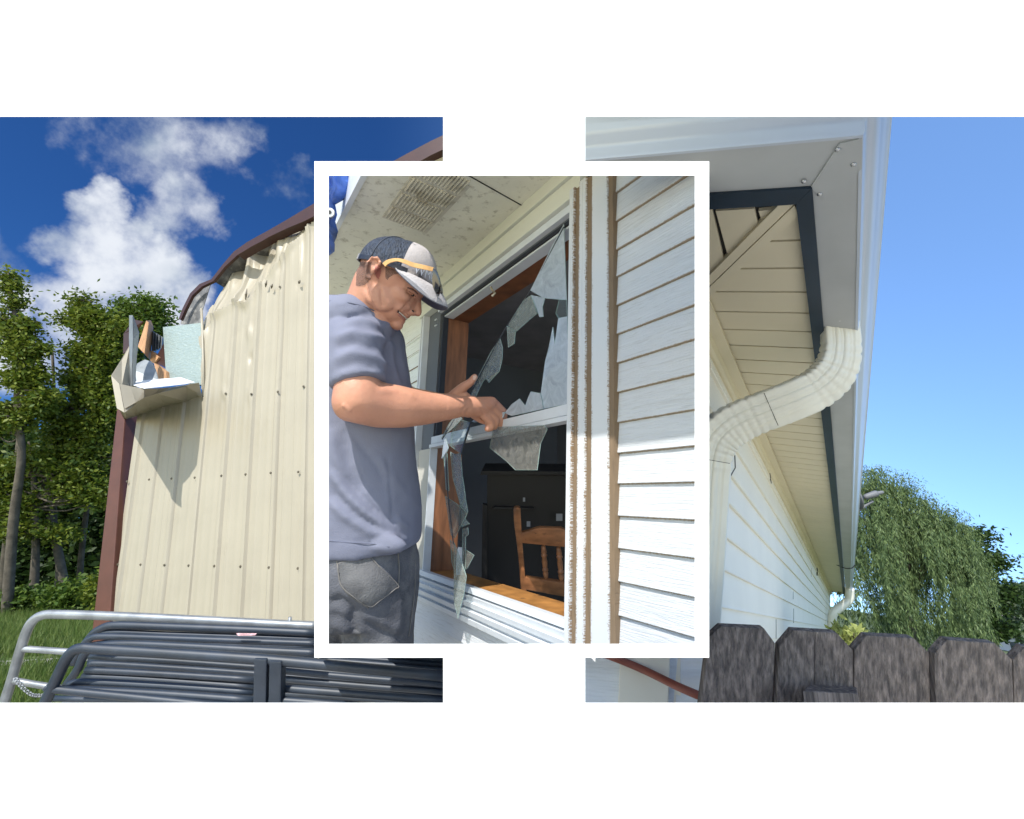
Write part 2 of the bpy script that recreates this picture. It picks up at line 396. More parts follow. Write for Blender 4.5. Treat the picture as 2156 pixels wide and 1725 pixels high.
# brown corner post and rake trim
mb = MB(); a = [lw(246, 862, .05), lw(264, 862, .05), lw(225, 1380, .05), lw(188, 1380, .05)]
mb.prism(a, -LN * 0.14); obj('corner_post', mb, M('red_brown_post', (0.085, 0.030, 0.020), .45, var=.12, spec=.4), barn, bevel=0.008)
def strip_between(up, lo, depth, mb, off=0.06):
    for i in range(len(up) - 1):
        mb.hexa([lw(*up[i], off), lw(*up[i + 1], off), lw(*lo[i + 1], off), lw(*lo[i], off)], [lw(*up[i], off) - LN * depth, lw(*up[i + 1], off) - LN * depth, lw(*lo[i + 1], off) - LN * depth, lw(*lo[i], off) - LN * depth])
up = [(492, 530), (520, 510), (545, 496), (560, 488), (600, 465), (640, 441), (662, 428), (720, 397), (800, 355), (860, 322), (905, 298), (960, 272)]
lo = [(500, 537), (530, 519), (553, 507), (566, 499), (604, 481), (640, 466), (662, 455), (722, 426), (802, 384), (862, 352), (907, 327), (960, 302)]
mb = MB(); strip_between(up, lo, .09, mb, .07); obj('rake_trim', mb, M_brown, barn, smooth=True, sharp=.4)
mb = MB(); dn = [(446, 590), (473, 562)] + lo
for i in range(len(dn) - 1):
    a, b = lw(*dn[i], -.045), lw(*dn[i + 1], -.045); mb.hexa([a, b, b - LN * .9, a - LN * .9], [p + Vector((0, 0, .012)) for p in (a, b, b - LN * .9, a - LN * .9)])
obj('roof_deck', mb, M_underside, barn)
mb = MB(); strip_between([(376, 672), (384, 650), (400, 618), (420, 598), (445, 588), (468, 558), (492, 530)], [(380, 674), (389, 653), (404, 623), (424, 604), (449, 592), (473, 562), (500, 537)], .03, mb, -.02)
obj('torn_trim', mb, M_brown, barn, smooth=True, sharp=.5)
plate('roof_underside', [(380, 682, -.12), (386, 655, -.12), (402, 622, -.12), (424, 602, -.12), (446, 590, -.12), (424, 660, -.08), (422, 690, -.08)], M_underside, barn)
mb = MB(); mb.tube([lw(424, 650, .0), lw(426, 690, .01), lw(428, 760, .012), lw(430, 835, .01)], .012, 8); obj('torn_edge', mb, M_beige, barn, smooth=True)
# the wreck at the corner
plate('insulation_board', [(343, 689, .02), (424, 680, .0), (432, 812, .0), (350, 800, .02)], M_board, barn, .05)
plate('bent_siding', [(272, 728, .30), (255, 758, .42), (234, 791, .62), (255, 810, .55), (274, 814, .40)], M_beige, barn)
plate('fascia_scrap', [(259, 745, .1), (260, 703, .12), (283, 673, .14), (301, 677, .14), (291, 690, .12), (272, 706, .12), (274, 735, .1)], M_brown, barn, .01)
mb = MB()
mb.hexa([lw(290, 730, .12), lw(308, 675, .12), lw(313, 679, .16), lw(304, 745, .16)], [lw(300, 730, -.04), lw(318, 675, -.04), lw(323, 688, -.04), lw(316, 760, -.02)])
mb.prism([lw(324, 764, .05), lw(350, 782, .05), lw(351, 800, .05), lw(332, 800, .06)], -LN * .06)
mb.prism([lw(318, 738, .03), lw(334, 752, .03), lw(324, 766, .03), lw(316, 760, .03)], -LN * .05)
obj('broken_lumber', mb, M_lumber, barn)
plate('gusset_sheet', [(288, 766, .22), (305, 757, .18), (319, 762, .16), (328, 780, .16), (333, 800, .18), (283, 804, .3), (284, 780, .28)], M_galv, barn)
mb = MB(); mb.prism([lw(344, 724, .0), lw(348, 774, .0), (lw(323, 762, .02))], -LN * .02); obj('fascia_scrap', mb, M_brown, barn)
mb = MB()
for k in range(4):
    a0 = 321 + k * 6; mb.hexa([lw(a0, 697 + 3.5 * k, -.02), lw(a0 + 3, 700 + 3.5 * k, .01), lw(a0 + 1, 744 - 3 * k, .01), lw(a0 - 2, 742 - 3 * k, -.02)], [lw(a0, 697 + 3.5 * k, -.05), lw(a0 + 6, 701 + 3.5 * k, -.05), lw(a0 + 4, 742 - 3 * k, -.05), lw(a0 - 2, 742 - 3 * k, -.05)])
obj('roofing_scrap', mb, M_galv, barn)
mb = MB(); ff = [(272, 664), (271.5, 714), (273, 770), (274, 814)]; fm = [(279, 664), (280, 712), (278, 770), (279, 812)]; fr = [(282, 672), (292, 700), (286, 760), (284, 806)]
for A, B, oa, ob in ((ff, fm, .42, .45), (fm, fr, .45, .36)):
    for i in range(3): mb.prism([lw(*A[i], oa), lw(*B[i], ob), lw(*B[i + 1], ob), lw(*A[i + 1], oa)], -LN * .006)
obj('bent_flashing', mb, M_galv, barn)
# flap of siding bent outwards below the hole, with its white inner lip
def build_flap():
    H = [(246, 860, .64), (262, 869, .65), (285, 851, .54), (305, 838, .36), (324, 834, .25), (350, 824, .12), (392, 816, .05), (425, 838, .02)]
    T = [(234, 792, .62), (251, 809, .60), (273, 814, .50), (305, 819, .40), (335, 818, .3), (359, 816, .22), (392, 811, .15), (418, 806, .06)]
    mb = MB()
    for i in range(len(H) - 1):
        q = [lw(*H[i]), lw(*H[i + 1]), lw(*T[i + 1]), lw(*T[i])]
        mb.add(q + [p + Vector((0, .006, .004)) for p in q], [(0, 1, 2, 3), (7, 6, 5, 4), (0, 4, 5, 1), (1, 5, 6, 2), (2, 6, 7, 3), (3, 7, 4, 0)])
    obj('bent_flap', mb, M_beige, barn, smooth=True, sharp=.7)
    mb = MB(); Lg = [lw(246, 852, .62), lw(264, 860, .64), lw(285, 848, .56), lw(305, 837, .54), lw(330, 829, .49), lw(392, 814, .22), lw(424, 832, .0)]
    Wl = [lw(262, 885, -.01), lw(266, 884, -.01), lw(290, 876, -.01), lw(320, 866, -.01), lw(350, 856, -.01), lw(395, 846, -.01), lw(426, 840, -.01)]
    for i in range(6): mb.add([Lg[i], Lg[i + 1], Wl[i + 1], Wl[i]], [(0, 1, 2, 3)])
    obj('torn_ledge', mb, M_beige, barn)
    mb = MB(); mb.prism([lw(281, 812, .44), lw(282, 804, .3), lw(312, 801, .2), lw(381, 796, .06), lw(410, 806, .06), lw(386, 810, .14), lw(305, 819, .42)], Vector((0, 0, .006)))
    obj('white_lip', mb, M_whitesteel, barn)
build_flap()
# screws
def build_screws():
    M_screw = M('screw_head', (0.09, 0.075, 0.05), 0.5); first = None
    pts = [(x, y) for x, y in zip((410, 466, 517, 570, 628), (1006, 1002, 999, 996, 994))] + [(x, y) for x, y in zip((248, 296, 346, 397, 451, 506, 566, 627), (1189, 1189, 1190, 1191, 1192, 1193, 1195, 1197))] + \
          [(268, 1014), (475, 829), (529, 830), (585, 825), (639, 814), (314, 1010), (361, 1008), (589, 604), (630, 596)]
    for (x, y) in pts:
        p = lw(x, y, .02 if y > 900 else .03)
        if first is None:
            mb = MB(); mb.tube([p, p + LN * .006], [.011, .008], 8); first = (obj('screw', mb, M_screw, barn), p)
        else: copy_part(first[0], p - first[1], barn)
    for (x, y, l) in ((518, 620, 20), (560, 598, 12), (572, 603, 8), (630, 594, 6)):
        mb = MB(); mb.tube([lw(x - 1, y + l * .6, .035), lw(x, y, .05), lw(x + 2, y - l * .6, .04)], [.004, .012, .003], 6); obj('tear', mb, M_screw, barn)
build_screws()

# ---------------------------------------------------------------- livestock gates stacked in front of the barn
M_gal2 = M('galvanised_tube', (0.25, 0.265, 0.28), 0.42, metal=0.5, var=0.25, vscale=14, bump=0.05)
M_blue = M('blue_grey_paint', (0.012, 0.021, 0.036), 0.5, var=0.25, vscale=10, col2=(0.03, 0.04, 0.058), c2=(0.5, 0.8), c2scale=9, spec=0.6)
def ztube(mb, pts, r, n=12):                # points (px, py, depth)
    mb.tube(spline([P(*p) for p in pts], 5), r, n)
def gates():
    Z = 2.15
    e = empty('livestock_gate', P(60, 1520, Z) * 1 - Vector((0, 0, .6)), 'light galvanised tube gate leaning against the barn, behind the dark ones', 'gate')
    mb = MB(); ztube(mb, [(2, 1500, Z), (22, 1440, Z), (42, 1372, Z), (56, 1330, Z), (70, 1307, Z), (92, 1295, Z), (130, 1294, Z), (200, 1296, Z), (320, 1301, Z), (480, 1309, Z), (600, 1315, Z), (668, 1318, Z)], .0185); obj('gate_frame', mb, M_gal2, e, smooth=True)
    for pts in ([(44, 1366, Z), (90, 1369, Z), (150, 1373, Z), (260, 1380, Z + .02)], [(20, 1431, Z), (60, 1439, Z), (110, 1447, Z), (180, 1458, Z + .02)], [(205, 1380, Z), (285, 1384, Z), (400, 1388, Z), (660, 1402, Z)]):
        mb = MB(); ztube(mb, pts, .0135); obj('rail', mb, M_gal2, e, smooth=True)
    for x in (303, 612):
        mb = MB(); mb.tube([P(x - 1, 1300, Z), P(x - 4, 1340, Z)], .008, 8); obj('brace', mb, M_gal2, e, smooth=True)
    # chain
    ch = MB()
    cp = spline([P(32, 1428, Z - .03), P(45, 1445, Z - .04), P(65, 1462, Z - .04), P(80, 1465, Z - .03), P(112, 1464, Z - .02)], 7)
    for i in range(len(cp) - 1):
        c = (cp[i] + cp[i + 1]) / 2; d = (cp[i + 1] - cp[i]); s = d.cross(F_ if i % 2 else U_).normalized() * .007
        ch.tube([c - d * .55 + s, c + d * .55 + s, c + d * .55 - s, c - d * .55 - s, c - d * .55 + s], .0022, 6)
    o = obj('chain', ch, M_gal2, smooth=True); tag(o, 'short steel chain hanging from the galvanised gate at lower left', 'chain')
    grp = 'dark tube gates stacked against the barn'
    def cv(x, y): return x * .436, 862.4 + y * .436
    def panel(label, z, frame, rails, posts, rf, rr, cut):
        e = empty('livestock_gate', P(frame[0][0] * .436, 1500, z) - Vector((0, 0, .3)), label, 'panel', grp)
        def run(mb, pts, r):
            q = [P(*cv(x, y), z + dz) for x, y, dz in pts]
            mb.tube(spline(q, 5), r, 12)
        mb = MB(); run(mb, frame, rf); obj('panel_frame', mb, M_blue, e, smooth=True)
        for r in rails:
            mb = MB(); run(mb, r, rr); obj('rail', mb, M_blue, e, smooth=True)
        for (x, y0, y1, w) in posts:
            a, b = cv(x, y0); c, d = cv(x - 6, y1); q = w
            mb = MB(); mb.box(P(a, b, z - .02), P(a + q, b + 1, z - .02) - P(a, b, z - .02), P(c, d, z - .02) - P(a, b, z - .02), F_ * .035); obj('post', mb, M_blue, e, bevel=.004)
        return e
    X = 1532
    panel('rearmost dark blue-grey gate of the stack, its top rail just under the galvanised one', 2.0, [(380, 1180, 0), (440, 1095, 0), (490, 1058, 0), (560, 1042, 0), (800, 1049, 0), (1200, 1064, 0), (X, 1079, 0)],
          [[(470, 1100, 0), (520, 1076, 0), (800, 1085, 0), (1200, 1098, 0), (X, 1110, 0)], [(440, 1290, .05), (800, 1312, .05), (1240, 1345, .05), (2170, 1412, .05)], [(440, 1250, .05), (800, 1270, .05), (1240, 1302, .05), (2170, 1368, .05)], [(430, 1192, .05), (800, 1212, .05), (1240, 1243, .05), (2170, 1310, .05)], [(430, 1212, .08), (800, 1232, .08), (1240, 1264, .08), (2170, 1330, .08)], [(1545, 1208, .05), (1800, 1228, .05), (2170, 1258, .05)], [(1545, 1190, .08), (1800, 1206, .08), (2170, 1236, .08)], [(1545, 1175, .1), (1800, 1190, .1), (2170, 1214, .1)], [(300, 1425, .05), (800, 1448, .05), (1240, 1470, .05)]], [], .0155, .0112, X)
    panel('dark gate second from the back, bearing the torn pink sticker', 1.9, [(350, 1230, 0), (400, 1140, 0), (440, 1105, 0), (520, 1096, 0), (900, 1108, 0), (1300, 1122, 0), (X, 1130, 0)],
          [[(440, 1138, 0), (600, 1118, 0), (900, 1127, 0), (X, 1149, 0)], [(430, 1230, 0), (480, 1226, 0), (800, 1245, 0), (1240, 1275, 0), (2170, 1345, 0)], [(1545, 1232, 0), (1800, 1252, 0), (2170, 1284, 0)], [(260, 1395, .04), (800, 1412, .04), (1240, 1440, .04)], [(420, 1272, .02), (800, 1292, .02), (1240, 1325, .02), (2170, 1395, .02)], [(400, 1310, .02), (800, 1332, .02), (1240, 1362, .02), (2170, 1425, .02)], [(380, 1350, .02), (800, 1374, .02), (1240, 1402, .02), (2170, 1465, .02)]], [], .0118, .0108, X)
    panel('dark gate lying third in the stack, with closely packed lower rails', 1.78, [(320, 1330, 0), (375, 1255, 0), (410, 1180, 0), (470, 1145, 0), (600, 1132, 0), (900, 1144, 0), (1300, 1165, 0), (X, 1176, 0)],
          [[(450, 1160, 0), (600, 1150, 0), (900, 1160, 0), (X, 1192, 0)], [(415, 1258, 0), (700, 1272, 0), (1240, 1305, 0)], [(400, 1288, 0), (700, 1303, 0), (1230, 1340, 0)], [(1360, 1262, .05), (1700, 1292, .05), (2170, 1330, .05)], [(1360, 1300, .05), (1700, 1330, .05), (2170, 1366, .05)]], [], .0135, .0115, X)
    panel('frontmost dark gate of the stack, with a wide upright post', 1.55, [(190, 1470, 0), (240, 1370, 0), (290, 1265, 0), (320, 1205, 0), (355, 1165, 0), (400, 1152, 0), (470, 1156, 0), (800, 1176, 0), (1260, 1206, 0), (1600, 1236, 0), (2170, 1290, 0)],
          [[(330, 1330, .05), (420, 1318, .05), (800, 1336, .05), (1225, 1366, .05)], [(300, 1352, .02), (700, 1368, .02), (1225, 1404, .02)], [(225, 1340, 0), (270, 1352, 0), (600, 1385, 0), (1000, 1425, 0), (1250, 1445, 0)],
           [(1350, 1345, .02), (1700, 1372, .02), (2170, 1408, .02)], [(1300, 1400, 0), (1700, 1430, 0), (2170, 1465, 0)]], [(1226, 1205, 1460, 27), (1300, 1215, 1460, 26)], .0158, .0122, X)
    mb = MB(); s = [P(*cv(1140, 1082), 1.872), P(*cv(1238, 1083), 1.872), P(*cv(1230, 1091), 1.872), P(*cv(1150, 1093), 1.872)]
    mb.prism(s, F_ * .003); tag(obj('sticker', mb, M('pink_sticker', (0.7, 0.42, 0.45), 0.7, var=0.5, vscale=90)), 'torn pink sticker on a dark gate rail', 'sticker')
gates()

# ---------------------------------------------------------------- trees
class Cloud:
    def __init__(s, seed): s.r = np.random.default_rng(seed); s.v = []; s.n = 0
    def leaves(s, centres, size, droop=0.0, aspect=0.5):
        c = np.asarray(centres); n = len(c); r = s.r
        d = r.normal(size=(n, 3)); d[:, 2] = d[:, 2] * 0.6 - droop; d /= np.linalg.norm(d, axis=1)[:, None]
        e = r.normal(size=(n, 3)); e -= d * (e * d).sum(1)[:, None]; e /= np.linalg.norm(e, axis=1)[:, None] + 1e-9
        L = size * r.uniform(.6, 1.4, n)[:, None]; W = L * aspect
        s.v.append(np.stack([c, c + d * L * .5 + e * W * .5, c + d * L, c + d * L * .5 - e * W * .5], 1))
    def build(s, name, mat, parent):
        v = np.concatenate(s.v).reshape(-1, 3) - np.array(origin_of(parent)); n = len(v)
        me = bpy.data.meshes.new(name); me.vertices.add(n); me.vertices.foreach_set('co', v.astype(np.float32).ravel())
        me.loops.add(n); me.loops.foreach_set('vertex_index', np.arange(n, dtype=np.int32))
        me.polygons.add(n // 4); me.polygons.foreach_set('loop_start', np.arange(0, n, 4, dtype=np.int32)); me.polygons.foreach_set('loop_total', np.full(n // 4, 4, np.int32))
        me.update(); me.validate(); me.materials.append(mat)
        o = bpy.data.objects.new(name, me); COL.objects.link(o); o.parent = parent; return o
M_bark = M('tree_bark', (0.09, 0.075, 0.055), 0.9, var=0.4, vscale=6, bump=0.8, bscale=20)
LEAF = [leaf_mat('leaf_green', (0.045, 0.09, 0.012), (0.10, 0.15, 0.02)), leaf_mat('leaf_bright', (0.055, 0.10, 0.010), (0.17, 0.20, 0.022)), leaf_mat('leaf_dark', (0.02, 0.045, 0.01), (0.045, 0.08, 0.015))]
def tree(label, base, trunk, blobs, z, n, size, mat, seed, depth=0.7, cluster=0.22, group='trees at the edge of the wood', per=26, name='leafy_tree', bias=.35, r0=.11):
    """trunk: (px, py) up the stem; blobs: (px, py, rx, ry) lobes of the crown, at depth z"""
    b = P(base[0], base[1], z); g = Vector((b.x, b.y, ground_z(b.x, b.y)))
    e = empty(name, g, label, 'tree', group); rng = np.random.default_rng(seed)
    tp = [g - Vector((0, 0, .1))] + [P(x, y, z) for x, y in trunk]
    tm = MB(); sp = spline(tp, 6); tm.tube(sp, list(np.linspace(r0, .02, len(sp))), 9)
    cl = Cloud(seed); area = sum(q[2] * q[3] for q in blobs)
    for (px, py, rx, ry) in blobs:
        c = P(px, py, z); k = z / FPX; R = np.array([rx * k, max(rx, ry) * k * depth, ry * k])
        m = max(6, int(n / per * (rx * ry) / area))
        d = rng.normal(size=(m, 3)); d /= np.linalg.norm(d, axis=1)[:, None]; rad = rng.uniform(0, 1, m) ** bias
        cc = np.array(c) + d * rad[:, None] * R
        near = min(sp, key=lambda q: (q - c).length + (0.6 if q.z > c.z else 0))
        for q in cc[:max(2, m // 8)]:
            mid = (near + Vector(q)) / 2 + Vector(rng.normal(size=3)) * .1
            tm.tube(spline([near, mid, Vector(q)], 3), [.03, .027, .024, .02, .016, .012, .008][:7], 5, cap=False)
        for q in cc:
            k2 = int(per * rng.uniform(.6, 1.4)); s2 = cluster * rng.uniform(.6, 1.3)
            cl.leaves(q + rng.normal(size=(k2, 3)) * np.array([s2, s2, s2 * .6]), size, .25)
    cl.build('crown', mat, e); obj('trunk', tm, M_bark, e, smooth=True)
    return e
def blobs_from(spec, rng, k):
    out = []
    for (x, y, rx, ry) in spec:
        for _ in range(k): out.append((x + rng.normal() * rx * .6, y + rng.normal() * ry * .6, rx * rng.uniform(.3, .6), ry * rng.uniform(.25, .5)))
    return out
def left_trees():
    rg = np.random.default_rng(77)
    tree('tall thin tree at the far left, sparse crown with bare twigs', (18, 1290), [(28, 1100), (45, 960), (35, 850), (45, 740), (22, 620), (18, 575)],
         [(16, 580, 8, 12), (22, 605, 14, 10), (28, 640, 12, 12)] + blobs_from([(40, 690, 34, 26), (35, 740, 36, 26), (66, 730, 30, 26), (80, 780, 22, 20), (40, 800, 40, 26), (85, 850, 36, 30), (20, 890, 36, 30)], rg, 4), 11.5, 14000, .105, LEAF[1], 11, cluster=.13, per=22)
    tree('bright leafy tree with a pointed top, centre of the wood', (150, 1290), [(120, 1150), (95, 1000), (140, 880), (180, 760), (172, 660), (170, 628)],
         [(170, 632, 10, 12), (178, 655, 16, 10)] + blobs_from([(172, 685, 26, 22), (205, 665, 32, 22), (182, 740, 36, 32), (225, 730, 40, 36), (185, 810, 50, 40), (230, 820, 44, 40), (160, 880, 44, 40), (215, 910, 56, 40)], rg, 5), 12.5, 30000, .105, LEAF[1], 12, cluster=.16, per=24)
    tree('round-topped darker tree rising behind the torn barn corner', (250, 1290), [(250, 1100), (260, 900), (270, 760), (290, 680)],
         blobs_from([(265, 652, 26, 12), (310, 644, 24, 9), (332, 668, 10, 14), (290, 675, 38, 18), (245, 690, 30, 24), (335, 700, 8, 12), (265, 745, 46, 36), (245, 800, 30, 40), (250, 870, 36, 40)], rg, 4), 13.5, 24000, .12, LEAF[0], 13, cluster=.18, per=24)
    tree('yellow-green tree low at the far left edge, drooping', (70, 1290), [(75, 1150), (70, 1000), (60, 930)],
         blobs_from([(20, 970, 40, 36), (75, 975, 46, 34), (120, 1000, 40, 40), (15, 1050, 36, 40), (70, 1060, 46, 34), (150, 1010, 40, 34), (190, 985, 36, 40), (120, 1090, 46, 30), (205, 1050, 36, 34)], rg, 3), 12.2, 15000, .11, LEAF[1], 14, cluster=.18, per=22)
    # dark wood behind, reading as one mass
    rng = np.random.default_rng(5); e = bpy.data.objects.new('tmp', None)
    cl = Cloud(6); c = []
    for _ in range(1000):
        px = rng.uniform(-120, 330); py = 1300 - 400 * rng.uniform(0, 1) ** 1.0 * (.97 if px < 110 else 1.0); z = rng.uniform(14.5, 17.5)
        c.append(np.array(P(px, py, z)) + rng.normal(size=(32, 3)) * .32)
    cl.leaves(np.concatenate(c), .24, .2)
    o = cl.build('far_wood', LEAF[2], None); tag(o, 'dark dense wood filling the background behind the trees', 'wood', kind='stuff')
    # slim dark trunks standing among the trees
    for i, (x0, x1, zt, lab) in enumerate(((0, 40, 12.9, 'slim leaning trunk at the far left below the yellow-green tree'), (160, 200, 13.2, 'dark leaning bare trunk between the bright tree and the barn'), (112, 108, 13.0, 'thin dark upright trunk deep in the wood left of the barn'))):
        b = P(x0 + 5, 1285, zt); g = Vector((b.x, b.y, 0)); mb = MB(); pts = [g, P(x0 + 10, 1180, zt), P((x0 + x1) / 2 + 4, 1060, zt), P(x1, 930, zt), P(x1 + 6, 840, zt), P(x1 + 2, 740, zt)]
        sp = spline(pts, 4); mb.tube(sp, list(np.linspace(.10 - .02 * i, .03, len(sp))), 9)
        tag(obj('tree_trunk', mb, M_bark, smooth=True), lab, 'tree trunk', 'bare trunks in the wood')
    # undergrowth
    for i, (px, py, rx, ry, z, lab) in enumerate(((150, 1255, 60, 26, 11.6, 'low shrub between the tree trunks and the grass'), (225, 1240, 40, 36, 11.2, 'taller shrub beside the brown corner post'), (60, 1268, 60, 18, 11.8, 'low scrub at the left below the thin tree'))):
        b = P(px, 1292, z); g = Vector((b.x, b.y, 0)); sh = empty('shrub', g, lab, 'shrub', 'shrubs at the wood edge'); cl = Cloud(30 + i)
        d = rng.normal(size=(90, 3)); d /= np.linalg.norm(d, axis=1)[:, None]; k = z / FPX
        cc = np.array(P(px, py, z)) + d * (rng.uniform(0, 1, 90) ** .4)[:, None] * np.array([rx * k, rx * k * .6, ry * k])
        for q in cc: cl.leaves(q + rng.normal(size=(24, 3)) * .1, .12, .1)
        cl.build('foliage', LEAF[0] if i != 1 else LEAF[1], sh)
        st = MB()
        for q in cc[:14]: st.tube([g + Vector(rng.normal(size=3) * .1) * Vector((1, 1, 0)).length * .3, (g + Vector(q)) / 2, Vector(q)], [.02, .015, .008], 5)
        obj('stem', st, M_bark, sh)
left_trees()
def grass():
    r = np.random.default_rng(9); n = 26000
    v = np.zeros((n, 3, 3)); m = 0; pts = []
    while m < n:
        px = r.uniform(-60, 260, 4000); d = 4.3 + 8.0 * r.uniform(0, 1, 4000) ** 1.4
        X = (px - CX) / FPX * d; Y = d
        for x, y in zip(X, Y):
            if m >= n: break
            q = topx((x, y, 0))
            if abs((q[1] - 1393) - (q[0] - 60) * -.06) < 9 and q[0] < 150: continue
            h = r.uniform(.08, .24) * (1.3 if y > 9 else 1) ; a = r.uniform(0, 6.28); w = .007; dx, dy = math.cos(a) * w, math.sin(a) * w
            v[m] = [(x - dx, y - dy, 0), (x + dx, y + dy, 0), (x + r.normal() * h * .35, y + r.normal() * h * .35, h)]; m += 1
    me = bpy.data.meshes.new('grass'); vv = v.reshape(-1, 3)
    me.from_pydata(vv.tolist(), [], [(3 * i, 3 * i + 1, 3 * i + 2) for i in range(n)]); me.materials.append(leaf_mat('grass_blade', (0.06, 0.12, 0.015), (0.16, 0.20, 0.05), .3))
    o = bpy.data.objects.new('grass', me); COL.objects.link(o); tag(o, 'tall green grass by the barn and the wood', 'grass', kind='stuff')
    mb = MB(); a = []
    G = lambda px, py: hit(px, py, Vector((0, 0, .004)), Vector((0, 0, 1)))
    mb.add([G(-90, 1396), G(-90, 1416), G(60, 1406), G(150, 1397), G(240, 1384), G(240, 1378), G(150, 1384), G(60, 1389)], [(0, 1, 2, 7), (7, 2, 3, 6), (6, 3, 4, 5)])
    tag(obj('path', mb, M('gravel', (0.42, 0.39, 0.34), 0.9, var=0.5, vscale=60, bump=0.8, bscale=90)), kind='structure')
grass()
# ---------------------------------------------------------------- right: white-sided house eave, gutter and downspout
RL = camv(.674, -.445, 1).normalized(); RF = camv(-2.61, .25, 1).normalized(); RU = camv(.695, 3.284, .993).normalized()
RP0 = P(1765, 700, 1.35)
def sp_(px, py, off=0.0): return hit(px, py, RP0 + RU * off, RU)
J0 = sp_(1554, 841, .012); RN = RU.cross(RL).normalized()
if RN.x < 0: RN = -RN
def wp(px, py, off=0.0): return hit(px, py, J0 + RN * off, RN)
def wl(p): d = Vector(p) - J0; return d.dot(RL), d.dot(RU)
def wq(l, h, off=0.0): return J0 + RL * l + RU * h + RN * off

M_gutter = M('shaded_white_aluminium', (0.46, 0.50, 0.55), 0.32, var=0.04, vscale=3, spec=0.6, bump=0.02, bscale=6)  # white gutter face, its blue-grey shade put into the base colour
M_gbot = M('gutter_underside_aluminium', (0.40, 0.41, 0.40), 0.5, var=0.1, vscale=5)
M_fascia = M('dark_blue_fascia', (0.006, 0.019, 0.036), 0.45, var=0.3, vscale=8)
M_soffit = M('cream_vinyl', (0.64, 0.57, 0.40), 0.55, var=0.04, vscale=4)
M_siding = M('white_vinyl', (0.80, 0.76, 0.65), 0.5, var=0.03, vscale=4, bump=0.03, bscale=30)
M_seam = M('dark_gap', (0.02, 0.018, 0.016), 0.9)
M_spout = M('white_spout_enamel', (0.68, 0.67, 0.59), 0.3, var=0.05, vscale=9, col2=(0.45, 0.42, 0.36), c2=(0.68, 0.8), c2scale=22, spec=0.6)
hbase = wq(wl(wp(1500, 1400))[0], -1.6); hbase.z = max(hbase.z, 0)
house = empty('house', hbase, 'white vinyl-sided house with a white gutter, dark fascia and cream soffit', 'house')
def RC(n, mb, m, **k): return obj(n, mb, m, house, clip='right', **k)
